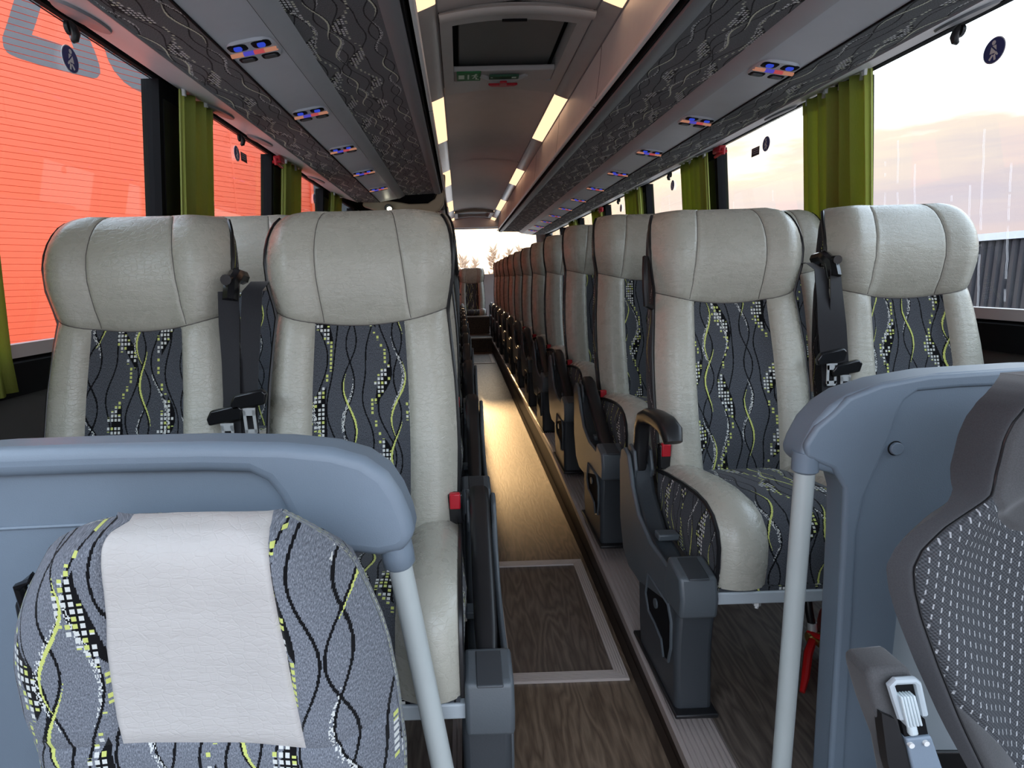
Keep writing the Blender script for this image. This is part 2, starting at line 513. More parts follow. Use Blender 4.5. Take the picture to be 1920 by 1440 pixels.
def dotted_cloth(name):
    m, t, b = new_mat(name)
    uv = t.node('ShaderNodeTexCoord').outputs['UV']
    sp = t.node('ShaderNodeSeparateXYZ'); t.l.new(uv, sp.inputs[0])
    u = t.m('MULTIPLY', sp.outputs[0], 1 / 0.0105); v = t.m('MULTIPLY', sp.outputs[1], 1 / 0.0135)
    off = t.m('MULTIPLY', t.m('FRACT', t.m('MULTIPLY', t.m('FLOOR', u), 0.37)), 1.0)
    fu = t.m('ABSOLUTE', t.m('SUBTRACT', t.m('FRACT', u), 0.5)); fv = t.m('ABSOLUTE', t.m('SUBTRACT', t.m('FRACT', t.m('ADD', v, off)), 0.5))
    dot = t.m('MULTIPLY', t.m('LESS_THAN', fu, 0.085), t.m('LESS_THAN', fv, 0.24))
    wu = t.m('SINE', t.m('MULTIPLY', sp.outputs[0], 2 * math.pi / 0.0048)); wv2 = t.m('SINE', t.m('MULTIPLY', sp.outputs[1], 2 * math.pi / 0.0048))
    weave = t.m('MULTIPLY_ADD', t.m('MULTIPLY', wu, wv2), 0.5, 0.5)
    c = t.mix(weave, (0.022, 0.024, 0.028), (0.085, 0.090, 0.098))
    t.put(b.inputs['Base Color'], t.mix(dot, c, (0.40, 0.41, 0.42)))
    b.inputs['Roughness'].default_value = 0.85
    t.put(b.inputs['Normal'], t.bump(weave, 0.5, 0.003))
    return m


def cloth(name, c0, c1, rough=0.9):
    m, t, b = new_mat(name)
    ob = t.node('ShaderNodeTexCoord').outputs['Object']
    n = t.noise(t.mapping(ob, (700, 700, 700)), 1.0, 2, 0.6)
    t.put(b.inputs['Base Color'], t.mix(n, c0, c1)); b.inputs['Roughness'].default_value = rough
    b.inputs['Specular IOR Level'].default_value = 0.2
    b.inputs['Sheen Weight'].default_value = 0.2
    t.put(b.inputs['Normal'], t.bump(n, 0.2, 0.001))
    return m


def curtain_mat():
    m = bpy.data.materials.new('curtain_cloth'); m.use_nodes = True
    t = NT(m.node_tree); b = m.node_tree.nodes['Principled BSDF']; out = m.node_tree.nodes['Material Output']
    ob = t.node('ShaderNodeTexCoord').outputs['Object']
    n = t.noise(t.mapping(ob, (500, 500, 60)), 1.0, 2, 0.6)
    c = t.mix(n, (0.42, 0.47, 0.10), (0.50, 0.55, 0.14))
    t.put(b.inputs['Base Color'], c); b.inputs['Roughness'].default_value = 0.9; b.inputs['Specular IOR Level'].default_value = 0.15
    tl = t.node('ShaderNodeBsdfTranslucent'); t.l.new(c, tl.inputs[0])
    mx = t.node('ShaderNodeMixShader'); mx.inputs[0].default_value = 0.42
    t.l.new(b.outputs[0], mx.inputs[1]); t.l.new(tl.outputs[0], mx.inputs[2]); t.l.new(mx.outputs[0], out.inputs[0])
    return m


def emit(name, col, s):
    m = bpy.data.materials.new(name); m.use_nodes = True
    n = m.node_tree.nodes; n.remove(n['Principled BSDF'])
    e = n.new('ShaderNodeEmission'); e.inputs[0].default_value = (*col, 1); e.inputs[1].default_value = s
    m.node_tree.links.new(e.outputs[0], n['Material Output'].inputs[0]); return m


MAT = dict(
    leather=leather('grey_leather', (0.42, 0.408, 0.345)),
    leather_pale=leather('pale_leather', (0.50, 0.475, 0.45), 0.5),
    fab=fabric('moquette_seat', var_obj=True, gain=1.15),
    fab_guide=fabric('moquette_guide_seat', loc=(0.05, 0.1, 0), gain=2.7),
    fab_rack=fabric('moquette_rack', scale=(0.78, 0.72, 1), gain=1.5, sat=0.3),
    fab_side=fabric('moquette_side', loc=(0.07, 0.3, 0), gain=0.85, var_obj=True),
    edge=plain('pale_edge_strip', (0.80, 0.76, 0.73), 0.30),
    seam=plain('seam_thread', (0.11, 0.10, 0.09), 0.6),
    pipe=plain('black_piping', (0.008, 0.008, 0.009), 0.35),
    black=plain('black_plastic', (0.012, 0.012, 0.013), 0.38, spec=0.4),
    black_gloss=plain('black_gloss_plastic', (0.008, 0.008, 0.009), 0.22),
    belt=cloth('belt_webbing', (0.008, 0.008, 0.010), (0.022, 0.022, 0.026), 0.6),
    char=plain('charcoal_plastic', (0.036, 0.042, 0.048), 0.42, bump=0.15),
    shell=plain('slate_plastic', (0.075, 0.088, 0.098), 0.40, bump=0.12),
    part=plain('blue_grey_moulding', (0.185, 0.232, 0.285), 0.45, bump=0.12, bscale=500),
    pole=plain('pale_grey_tube', (0.46, 0.50, 0.49), 0.34),
    pale=plain('pale_grey_panel', (0.42, 0.47, 0.50), 0.45),
    alu=plain('brushed_aluminium', (0.46, 0.42, 0.38), 0.38, 0.75),
    nose=plain('ribbed_step_trim', (0.42, 0.36, 0.33), 0.42, 0.2),
    hatchrim=plain('hatch_rim_metal', (0.60, 0.53, 0.49), 0.40, 0.2),
    steel=plain('steel', (0.70, 0.72, 0.72), 0.25, 0.45),
    lid=plain('rack_lid_laminate', (0.72, 0.69, 0.67), 0.42),
    rail=plain('rack_rail_plastic', (0.20, 0.203, 0.215), 0.45),
    bevel=plain('rack_bevel_plastic', (0.43, 0.44, 0.46), 0.45),
    service=plain('service_panel_plastic', (0.50, 0.52, 0.56), 0.40),
    trim=plain('window_trim_plastic', (0.52, 0.52, 0.53), 0.40),
    ceil=plain('ceiling_felt', (0.54, 0.51, 0.49), 0.6, bump=0.2),
    ceil2=plain('hatch_plastic', (0.46, 0.45, 0.43), 0.5),
    hatch=plain('hatch_dark_panel', (0.18, 0.18, 0.17), 0.55),
    tan=plain('olive_moulding', (0.50, 0.43, 0.29), 0.5),
    wall=plain('wall_lining', (0.085, 0.080, 0.078), 0.8, bump=0.2),
    sill=plain('sill_trim', (0.50, 0.45, 0.45), 0.4),
    rubber=plain('black_rubber', (0.006, 0.006, 0.007), 0.7, spec=0.12),
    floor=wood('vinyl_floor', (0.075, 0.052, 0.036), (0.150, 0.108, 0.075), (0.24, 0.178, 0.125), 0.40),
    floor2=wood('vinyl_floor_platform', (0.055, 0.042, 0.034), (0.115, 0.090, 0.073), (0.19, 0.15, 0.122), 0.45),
    riser=plain('riser_edge', (0.025, 0.016, 0.011), 0.5),
    red=plain('red_plastic', (0.45, 0.008, 0.02), 0.3),
    redx=plain('red_enamel', (0.50, 0.012, 0.012), 0.3),
    brass=plain('brass', (0.75, 0.52, 0.18), 0.3, 1.0),
    white=plain('white_plastic', (0.72, 0.72, 0.70), 0.4),
    lever=plain('pale_lever', (0.55, 0.62, 0.64), 0.4),
    curtain=curtain_mat(),
    piping_green=plain('lime_piping', (0.42, 0.47, 0.13), 0.7),
    drv=cloth('driver_plain_cloth', (0.032, 0.032, 0.035), (0.060, 0.060, 0.064)),
    drv2=cloth('driver_head_cloth', (0.045, 0.045, 0.046), (0.095, 0.095, 0.097)),
    dot=dotted_cloth('driver_dotted_cloth'),
    glass=glass_mat('window_glass'),
    glass_wet=glass_mat('window_glass_rain_marked', streaks=True),
    lens=plain('clear_light_cover', (0.44, 0.42, 0.40), 0.22),
    lit=emit('lit_strip', (1.0, 0.60, 0.36), 0.98),
    litcold=emit('spot_lamp', (1.0, 0.95, 0.7), 6.0),
    led_o=emit('led_orange', (1.0, 0.44, 0.28), 0.24),
    led_r=emit('led_red', (1.0, 0.16, 0.18), 0.24),
    led_b=emit('led_blue', (0.16, 0.14, 0.95), 0.26),
    led_bb=emit('lamp_blue', (0.06, 0.12, 1.0), 0.30),
    green=plain('green_sign', (0.01, 0.16, 0.04), 0.5),
    signw=plain('sign_white', (0.6, 0.75, 0.6), 0.5),
    green2=plain('dark_green_sign', (0.01, 0.08, 0.035), 0.5),
    blue=plain('sticker_blue', (0.02, 0.03, 0.16), 0.4),
    orange=plain('orange_cladding', (0.86, 0.118, 0.045), 0.5, var=0.03),
    greyp=plain('grey_cladding_print', (0.105, 0.10, 0.108), 0.5, var=0.03),
    slate=plain('dark_cladding', (0.045, 0.055, 0.06), 0.5),
    fence=plain('dark_fence_sheet', (0.028, 0.028, 0.036), 0.5),
    coping=plain('pale_coping', (0.62, 0.66, 0.72), 0.5),
    ground=plain('asphalt', (0.34, 0.325, 0.315), 0.8, var=0.25, bump=0.3, bscale=60),
    bark=plain('bark', (0.40, 0.29, 0.2), 0.9),
    leaf=plain('hazed_twig_crown', (0.52, 0.36, 0.24), 0.95, var=0.3),  # warm haze over the far trees is put into this pale colour
    render=plain('pale_facade', (0.5, 0.45, 0.40), 0.8),
)
for k in ('lit', 'litcold', 'led_o', 'led_r', 'led_b', 'led_bb'):
    pass

# ------------------------------------------------------------------ bus sizes
C0 = 0.25                           # middle of the bus
YR = 10.6                           # rear wall
YF0 = -0.6                          # front end of what is built
def plat_z(y): return 0.175 if y >= 2.9 else 0.175 - 0.0658 * (2.9 - y)
def floor_z(y): return 0.0 if y >= 2.1 else -0.03 * (2.1 - y)
def wall_d(z): return 1.38 - 0.08 * (z - 0.9) / 0.885 if z > 0.9 else 1.38
XL, XR = 0.05, 0.45                 # aisle edges

# ---------------------------------------------------------------- floor and platforms
def sheet_y(x0, x1, ys, zf, mat, name):
    b = MB(); b.grid(lambda x, y: (x, y, zf(y)), [x0, x1], ys); return b.build(name, mat)
b = MB(); b.grid(lambda x, y: (x, y, floor_z(y)), [XL, XR], [YF0, 0.5, 1.3, 2.1, 4, 6, 8.5])
b.grid(lambda x, y: (x, y, floor_z(y) - 0.05), [XL, XR], [YF0, 2.1, 8.5])
struct(b.build('floor', MAT['floor']), 'brown wood-look vinyl floor of the aisle')
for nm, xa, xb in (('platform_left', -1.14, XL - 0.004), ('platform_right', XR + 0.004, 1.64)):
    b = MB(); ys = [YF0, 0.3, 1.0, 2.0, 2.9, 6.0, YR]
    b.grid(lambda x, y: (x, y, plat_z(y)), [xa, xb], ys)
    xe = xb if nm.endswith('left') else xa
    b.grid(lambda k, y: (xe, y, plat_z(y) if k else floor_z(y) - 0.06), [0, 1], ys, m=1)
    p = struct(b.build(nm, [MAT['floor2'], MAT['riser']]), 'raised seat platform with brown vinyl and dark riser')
    # ribbed nosing along the edge
    s = 1 if nm.endswith('right') else -1
    prof = []
    x = xe - s * 0.006
    prof += [(x, -0.030), (x - s * 0.004, 0.004), (x, 0.007)]
    for i in range(7):
        xx = x + s * (0.006 + i * 0.0125)
        prof += [(xx, 0.008), (xx + s * 0.003, 0.0045), (xx + s * 0.0055, 0.0045), (xx + s * 0.0085, 0.008)]
    prof += [(x + s * 0.098, 0.001)]
    b = MB()
    for ya, yb in zip(ys, ys[1:]):
        b.grid(lambda i, y: (prof[int(i)][0], y, plat_z(y) + prof[int(i)][1]), list(range(len(prof))), [ya, yb])
    b.build('ribbed_nosing', MAT['nose'], p, smooth=20)
    b = MB(); b.grid(lambda i, y: (xe - s * (0.002 + 0.012 * i), y, floor_z(y) + 0.004 + 0.02 * (1 - i)), [0, 1], [YF0, 1.3, 2.1, 5, 8.5])
    b.build('skirting_strip', MAT['riser'], p)
# rear steps
b = MB(); b.box((XL, 8.5, -0.05), (XR, 9.2, 0.205)); b.box((XL, 9.2, -0.05), (XR, 9.9, 0.475))
st = struct(b.build('floor_rear_step', MAT['floor2']), 'two dark steps at the rear end of the aisle')
for yy, zz in ((8.5, 0.205), (9.2, 0.475)):
    b = MB(); b.box((XL + 0.002, yy - 0.012, zz - 0.012), (XR - 0.002, yy + 0.035, zz + 0.008)); b.build('step_nosing', MAT['alu'], st, bevel=0.004)

# floor hatches
def floor_hatch(y0, y1, x0, x1, wd, label, ribs=5):
    zc_ = floor_z((y0 + y1) / 2)
    t = thing('floor_hatch', label, 'hatch', ((x0 + x1) / 2, (y0 + y1) / 2, zc_))
    sl = (floor_z(y1) - floor_z(y0)) / (y1 - y0)
    cx, cy = (x0 + x1) / 2, (y0 + y1) / 2
    def strip(a, b_, c, d):           # a,b outer corners, d,c inner corners: mitred, ribbed along its length
        m_ = MB(); N = ribs
        for i in range(N):
            f0, f1 = (i + 0.12) / N, (i + 0.88) / N
            for lo, hi, z in ((f0, f1, 0.0075), ((i - 0.12) / N if i else 0, f0, 0.0045)):
                q = []
                for f, (p0, p1) in ((lo, (a, d)), (lo, (b_, c)), (hi, (b_, c)), (hi, (a, d))):
                    q.append((p0[0] + (p1[0] - p0[0]) * f, p0[1] + (p1[1] - p0[1]) * f))
                m_.prism([(x - cx, y - cy) for x, y in q], 0.0005, z, 'z')
        for k in range(len(m_.v)):
            v = m_.v[k]; m_.v[k] = (v[0], v[1], v[2] + sl * v[1])
        m_.build('frame_strip', MAT['hatchrim'], t, smooth=0)
    o = [(x0, y0), (x1, y0), (x1, y1), (x0, y1)]; n = [(x0 + wd, y0 + wd), (x1 - wd, y0 + wd), (x1 - wd, y1 - wd), (x0 + wd, y1 - wd)]
    for i in range(4):
        j = (i + 1) % 4; strip(o[i], o[j], n[j], n[i])
    m_ = MB(); m_.grid(lambda x, y: (x - cx, y - cy, 0.002 + sl * (y - cy)), [x0 + wd, x1 - wd], [y0 + wd, y1 - wd])
    m_.build('hatch_panel', MAT['floor2'], t)
    return t
floor_hatch(1.40, 2.045, 0.075, 0.428, 0.036, 'wood-look floor hatch in the near aisle with ribbed metal frame')
floor_hatch(7.3, 8.2, 0.10, 0.42, 0.04, 'small far floor hatch just before the rear steps')

# ---------------------------------------------------------------- side walls and windows
PL = [(-0.45, -0.3), (0.92, 1.08), (2.22, 2.42), (3.47, 3.69), (4.73, 4.93), (6.0, 6.2), (7.25, 7.45), (8.55, 8.75), (10.3, YR)]
PR = [(-0.45, -0.3), (0.95, 1.08), (2.36, 2.50), (3.60, 3.74), (4.93, 5.07), (6.27, 6.41), (7.6, 7.74), (8.95, 9.09), (10.3, YR)]
ZT, ZB = 1.785, 0.93
for side, s, PILL in (('left', -1, PL), ('right', 1, PR)):
    def wx(z, off=0.0): return C0 + s * (wall_d(z) + off)
    b = MB()
    b.grid(lambda y, z: (wx(z), y, z), [YF0, YR], [-0.06, 0.80])
    wl = struct(b.build('wall_' + side, MAT['wall']), 'dark lined side wall below the windows')
    b = MB(); prof = [(wx(0.8) , 0.80), (wx(0.8) - s * 0.03, 0.805), (wx(0.8) - s * 0.03, 0.885), (wx(0.8) - s * 0.004, 0.895)]
    b.sweep(prof, YF0, YR); b.build('black_ledge', MAT['rubber'], wl, smooth=30)
    b = MB(); prof = [(wx(0.8) - s * 0.004, 0.895), (wx(0.8) - s * 0.02, 0.897), (wx(0.92) - s * 0.012, 0.93), (wx(0.93), 0.932)]
    b.sweep(prof, YF0, YR); b.build('sill_strip', MAT['sill'], wl, smooth=30)
    # black gasket above the panes
    b = MB(); gz = ZT
    b.sweep([(wx(ZT) + s * 0.03, ZT + 0.036), (wx(ZT) - s * 0.006, ZT + 0.036), (wx(gz) - s * 0.006, gz), (wx(gz) + s * 0.02, gz)], YF0, YR)
    b.build('top_gasket', MAT['rubber'], wl, smooth=20)
    for (ya, yb) in PILL:
        b = MB(); b.prism([(wx(ZB - 0.03) - s * 0.012, ZB - 0.03), (wx(ZT) - s * 0.012, ZT), (wx(ZT) + s * 0.05, ZT), (wx(ZB) + s * 0.05, ZB - 0.03)], ya, yb, 'y')
        q = b.build('window_pillar', MAT['rubber'], wl, smooth=20)
        b = MB(); b.prism([(wx(ZB) - s * 0.016, ZB), (wx(ZT - .06) - s * 0.016, ZT - .06), (wx(ZT - .06) - s * 0.011, ZT - .06), (wx(ZB) - s * 0.011, ZB)], ya + 0.025, yb - 0.015, 'y')
        b.build('pillar_cover', MAT['black'], q, smooth=20)
    k = 0
    for (a, b_) in zip(PILL, PILL[1:]):
        k += 1; m_ = MB()
        ya, yb = a[1] - 0.004, b_[0] + 0.004
        m_.prism([(wx(ZB - .01) + s * 0.010, ZB - .01), (wx(ZT) + s * 0.010, ZT), (wx(ZT) + s * 0.014, ZT), (wx(ZB - .01) + s * 0.014, ZB - .01)], ya, yb, 'y')
        g = struct(m_.build('window_%d' % (k if s < 0 else k + 8), MAT['glass'] if s < 0 else MAT['glass_wet'], smooth=0), 'side window pane')

# ---------------------------------------------------------------- ceiling
CE = [(-0.305, 2.070), (-0.25, 2.083), (-0.15, 2.10), (0, 2.11), (0.15, 2.10), (0.25, 2.083), (0.305, 2.070)]
pan = [(YF0, 2.46), (3.44, 5.42), (5.43, 7.42), (7.43, 9.15), (10.05, YR)]
ce = None
for i, (a, e) in enumerate(pan):
    b = MB(); b.sweep([(C0 + p[0], p[1]) for p in CE], a + 0.004, e - 0.004, n=1)
    b.sweep([(C0 + p[0], p[1] + 0.03) for p in CE], a, e)
    if ce is None: ce = struct(b.build('ceiling', MAT['ceil']), 'grey arched ceiling over the aisle')
    else: b.build('ceiling_panel', MAT['ceil'], ce)
b = MB(); b.sweep([(C0 - 1.335, 1.83), (C0 - 1.32, 2.02), (C0 - 1.0, 2.22), (C0, 2.27), (C0 + 1.0, 2.22), (C0 + 1.32, 2.02), (C0 + 1.335, 1.83)], YF0, YR)
b.build('outer_roof', MAT['rubber'], ce)
# light channels along both edges of the ceiling
LIT = [(1.25, 2.36), (3.47, 4.49), (5.66, 6.51), (7.78, 8.85), (9.9, 10.4)]
for s, nm in ((-1, 'left'), (1, 'right')):
    t = thing('ceiling_light_strip', 'long ceiling light strip on the %s edge of the ceiling, lit warm in stretches' % nm, 'ceiling light', (C0, 0, 0))
    pr = [(s * 0.306, 2.069), (s * 0.312, 2.060), (s * 0.345, 2.047), (s * 0.375, 2.036), (s * 0.386, 2.034)]
    edges = [YF0] + [y for seg in LIT for y in seg] + [YR - 0.1]
    for i in range(len(edges) - 1):
        if edges[i + 1] - edges[i] < 0.05: continue
        b = MB(); b.sweep(pr, edges[i], edges[i + 1])
        lit = i % 2 == 1
        b.build('lit_diffuser' if lit else 'clear_cover', MAT['lit'] if lit else MAT['lens'], t)
    b = MB(); b.tube([(s * 0.307, YF0, 2.066), (s * 0.307, YR - .1, 2.066)], 0.004, 6); b.tube([(s * 0.386, YF0, 2.033), (s * 0.386, YR - .1, 2.033)], 0.004, 6)
    b.build('edge_bead', MAT['rail'], t)

# roof hatch with handle and exit sign
def roof_hatch(y0, y1, label, detail):
    t = thing('roof_hatch', label, 'roof hatch', (C0, (y0 + y1) / 2, 2.06))
    cy = (y0 + y1) / 2
    ya, yb = y0 - cy, y1 - cy
    o = [(-0.30, ya), (0.30, ya), (0.30, yb), (-0.30, yb)]
    i0, i1 = ya + 0.075, yb - 0.20 if detail else yb - 0.09
    inn = [(-0.25, i0), (0.25, i0), (0.25, i1), (-0.25, i1)]
    b = MB()
    def zz(x): return 0.012 + 0.028 * (1 - (x / 0.30) ** 2)
    for k in range(4):
        j = (k + 1) % 4; n = 10
        for q in range(n):
            f0, f1 = q / n, (q + 1) / n
            P0 = [o[k][d] + (o[j][d] - o[k][d]) * f0 for d in (0, 1)]; P1 = [o[k][d] + (o[j][d] - o[k][d]) * f1 for d in (0, 1)]
            Q0 = [inn[k][d] + (inn[j][d] - inn[k][d]) * f0 for d in (0, 1)]; Q1 = [inn[k][d] + (inn[j][d] - inn[k][d]) * f1 for d in (0, 1)]
            b.poly([(P0[0], P0[1], zz(P0[0]) - 0.018), (P1[0], P1[1], zz(P1[0]) - 0.018), (Q1[0], Q1[1], zz(Q1[0]) - 0.022), (Q0[0], Q0[1], zz(Q0[0]) - 0.022)])
            b.poly([(Q0[0], Q0[1], zz(Q0[0]) - 0.022), (Q1[0], Q1[1], zz(Q1[0]) - 0.022), (Q1[0] * 1.0, Q1[1], 0.09), (Q0[0], Q0[1], 0.09)])
            b.poly([(P0[0], P0[1], zz(P0[0]) - 0.018), (P1[0], P1[1], zz(P1[0]) - 0.018), (P1[0], P1[1], 0.05), (P0[0], P0[1], 0.05)])
    b.build('hatch_frame', MAT['ceil2'], t, smooth=30)
    b = MB(); b.box((-0.225, i0 + 0.01, 0.055), (0.225, i1 - 0.005, 0.075)); b.build('inner_panel', MAT['hatch'], t, bevel=0.006)
    b = MB(); b.box((-0.25, i0, 0.078), (0.25, i1, 0.10)); b.build('dark_well', MAT['rubber'], t)
    # front lip, an arched bead
    b = MB(); b.tube([(x, ya - 0.03, zz(x) - 0.028) for x in lin(-0.30, 0.30, 14)], 0.03, 8, sec=[(c[0] * .9, c[1] * .45) for c in [(math.cos(a), math.sin(a)) for a in lin(0, 2 * math.pi, 10)[:-1]]])
    b.build('arched_lip', MAT['ceil2'], t)
    b = MB(); b.box((-0.05, i0 - 0.008, 0.0105), (0.05, i0 + 0.002, 0.03)); b.build('finger_slot', MAT['rubber'], t)
    if detail:
        yh = i1 - 0.085
        b = MB(); b.box((-0.25, i1 - 0.15, 0.004), (0.25, i1, 0.03)); b.build('inner_ledge', MAT['ceil2'], t, bevel=.006)
        z0h = 0.040
        b = MB(); b.tube([(x, yh + 0.06 - 0.05 * (x / 0.10) ** 2, 0.004) for x in lin(-0.115, 0.115, 10)], [0.012 + 0.012 * (1 - abs(i - 5) / 5) for i in range(11)], 8)
        b.build('handle_housing', MAT['ceil2'], t)
        b = MB(); b.prism([(-0.075, yh + 0.045), (0.075, yh + 0.045), (0.06, yh + 0.068), (0, yh + 0.078), (-0.06, yh + 0.068)], -0.030, -0.018, 'z')
        b.box((-0.018, yh + 0.01, -0.030), (0.018, yh + 0.05, -0.018)); b.build('red_pull_handle', MAT['red'], t, bevel=0.003)
        b = MB(); b.box((-0.072, yh - 0.03, -0.012), (0.075, yh + 0.012, -0.002)); g2 = b.build('handle_label', MAT['green2'], t)
        b = MB(); b.box((0.04, yh - 0.022, -0.0135), (0.062, yh - 0.005, -0.0125)); b.box((-0.066, yh - 0.02, -0.0135), (-0.055, yh - 0.014, -0.0125)); b.build('label_print', MAT['signw'], g2)
        # exit sign: door, bar, running figure
        z = -0.003
        b = MB(); b.box((-0.235, i1 - 0.15, z), (-0.115, i1 - 0.03, z + 0.008)); sg = b.build('exit_sign', MAT['green'], t, bevel=0.002)
        b = MB(); z1, z2 = z - 0.002, z - 0.0005
        b.box((-0.226, i1 - 0.117, z1), (-0.197, i1 - 0.065, z2)); b.box((-0.181, i1 - 0.123, z1), (-0.173, i1 - 0.06, z2))
        X0, Y0 = -0.143, i1 - 0.093
        def seg(p, q, wd):
            p, q = Vector(p), Vector(q); n = (q - p).normalized(); n = Vector((-n.y, n.x)) * wd
            b.prism([tuple(p + n), tuple(q + n), tuple(q - n), tuple(p - n)], z1, z2, 'z')
        b.disc((X0 + 0.004, Y0 - 0.034, (z1 + z2) / 2), 0.006, 'z', 0.0015, 10)
        seg((X0, Y0 - 0.026), (X0 - 0.003, Y0 + 0.004), 0.005); seg((X0, Y0 - 0.024), (X0 - 0.018, Y0 - 0.016), 0.0025); seg((X0, Y0 - 0.02), (X0 + 0.014, Y0 - 0.006), 0.0025)
        seg((X0 - 0.003, Y0 + 0.002), (X0 + 0.008, Y0 + 0.016), 0.0032); seg((X0 + 0.008, Y0 + 0.016), (X0 + 0.004, Y0 + 0.034), 0.003); seg((X0 - 0.003, Y0 + 0.002), (X0 - 0.012, Y0 + 0.024), 0.003)
        seg((X0 + 0.004, Y0 + 0.034), (X0 + 0.02, Y0 + 0.036), 0.002)
        b.build('exit_symbols', MAT['signw'], sg)
    return t
roof_hatch(2.47, 3.43, 'grey emergency roof hatch with red handle and green running-man exit sign', True)
roof_hatch(9.16, 10.04, 'small far roof hatch above the rear window', False)

# rear header and rear wall
b = MB(); b.prism([(C0 - 0.5, 1.93), (C0 + 0.5, 1.93), (C0 + 0.42, 2.06), (C0, 2.11), (C0 - 0.42, 2.06)], 10.30, 10.36, 'y')
b.build('rear_header', MAT['trim'], ce, bevel=0.01)
b = MB()
Rz0, Rz1 = 1.14, 1.93
hx = 1.18
rw = [(C0 - 1.36, -0.06), (C0 + 1.36, -0.06), (C0 + 1.36, Rz0), (C0 - 1.36, Rz0)]
b.prism(rw, YR, YR + 0.05, 'y')
b.prism([(C0 - 1.36, Rz1), (C0 + 1.36, Rz1), (C0 + 1.3, 2.2), (C0 - 1.3, 2.2)], YR, YR + 0.05, 'y')
b.prism([(C0 - 1.42, Rz0), (C0 - hx, Rz0), (C0 - hx + 0.06, Rz1), (C0 - 1.42, Rz1)], YR, YR + 0.05, 'y')
b.prism([(C0 + hx, Rz0), (C0 + 1.42, Rz0), (C0 + 1.42, Rz1), (C0 + hx - 0.06, Rz1)], YR, YR + 0.05, 'y')
struct(b.build('wall_rear', MAT['trim']), 'rear wall around the back window')
b = MB(); b.box((C0 - hx, YR + 0.02, Rz0), (C0 + hx, YR + 0.026, Rz1)); struct(b.build('window_17', MAT['glass'], smooth=0), 'bright rear window')

# ---------------------------------------------------------------- luggage racks
def rack(s, y0, y1, label, seams, cap):
    t = thing('luggage_rack', label, 'luggage rack', (C0, y0, 0))
    L = y1 - y0
    def P(*pts): return [(s * d, z) for d, z in pts]
    cuts = [0.0] + [q - y0 for q in seams if y0 < q < y1] + [L]
    for a, e in zip(cuts, cuts[1:]):
        b = MB(); b.sweep(P((0.388, 2.033), (0.383, 1.96), (0.372, 1.86), (0.364, 1.812), (0.356, 1.797), (0.352, 1.785), (0.362, 1.782)), a + 0.004, e - 0.004)
        b.sweep(P((0.40, 2.033), (0.395, 1.96), (0.384, 1.86), (0.376, 1.79)), a, e, m=1)
        b.build('lid_panel', [MAT['lid'], MAT['rubber']], t, smooth=60)
        b = MB(); b.sweep(P((0.350, 1.797), (0.345, 1.790), (0.349, 1.783), (0.356, 1.784)), a + 0.006, e - 0.006); b.build('lid_edge_strip', MAT['edge'], t)
    b = MB(); b.sweep(P((0.374, 1.80), (0.376, 1.772), (0.386, 1.774)), 0, L); b.build('shadow_gap', MAT['rubber'], t)
    b = MB(); b.sweep(P((0.385, 1.79), (0.383, 1.776), (0.388, 1.767), (0.40, 1.763), (0.425, 1.764), (0.44, 1.770), (0.44, 1.79)), 0, L); b.build('nose_rail', MAT['rail'], t)
    b = MB(); b.sweep(P((0.438, 1.770), (0.56, 1.766), (0.688, 1.762)), 0, L, n=8); b.build('fabric_underside', MAT['fab_rack'], t)
    b = MB(); b.sweep(P((0.684, 1.764), (0.690, 1.756), (0.728, 1.738), (0.741, 1.735), (0.744, 1.739)), 0, L); b.build('bevel_rail', MAT['bevel'], t)
    b = MB(); b.sweep(P((0.744, 1.737), (0.82, 1.724), (0.893, 1.713)), 0, L); b.build('service_panel', MAT['service'], t)
    b = MB(); b.sweep(P((0.892, 1.716), (0.894, 1.708), (0.900, 1.709)), 0, L); b.build('panel_bead', MAT['rubber'], t)
    b = MB(); b.sweep(P((0.899, 1.711), (0.98, 1.711), (1.078, 1.717)), 0, L, n=8); b.build('fabric_strip', MAT['fab_rack'], t)
    b = MB(); b.sweep(P((1.076, 1.719), (1.083, 1.713), (1.092, 1.719)), 0, L); b.build('trim_bead', MAT['rail'], t)
    b = MB(); b.sweep(P((1.09, 1.717), (1.18, 1.748), (1.26, 1.775), (1.303, 1.792 + (0.022 if s < 0 else 0)), (1.303, 1.82)), 0, L); b.build('window_trim', MAT['trim'], t)
    b = MB(); b.prism(P((0.388, 2.033), (0.364, 1.80), (0.39, 1.77), (0.44, 1.772), (0.688, 1.764), (0.744, 1.739), (0.893, 1.715), (1.08, 1.72), (1.30, 1.79), (1.30, 1.90), (1.1, 2.10), (0.5, 2.16)), L - 0.002, L + 0.01, 'y')
    b.build('end_panel', MAT['bevel'], t, smooth=20)
    return t
seamsR = [y for y in np.arange(0.55, 11, 1.075)]
rackR = rack(1, YF0, 9.3, 'right luggage rack along the ceiling with patterned cloth underside', seamsR, True)
rackL = rack(-1, YF0, 5.05, 'left luggage rack along the ceiling, ending at an olive end piece', seamsR, True)
rackL2 = rack(-1, 6.2, 9.3, 'shorter far luggage rack left of the aisle behind the olive end piece', seamsR, True)

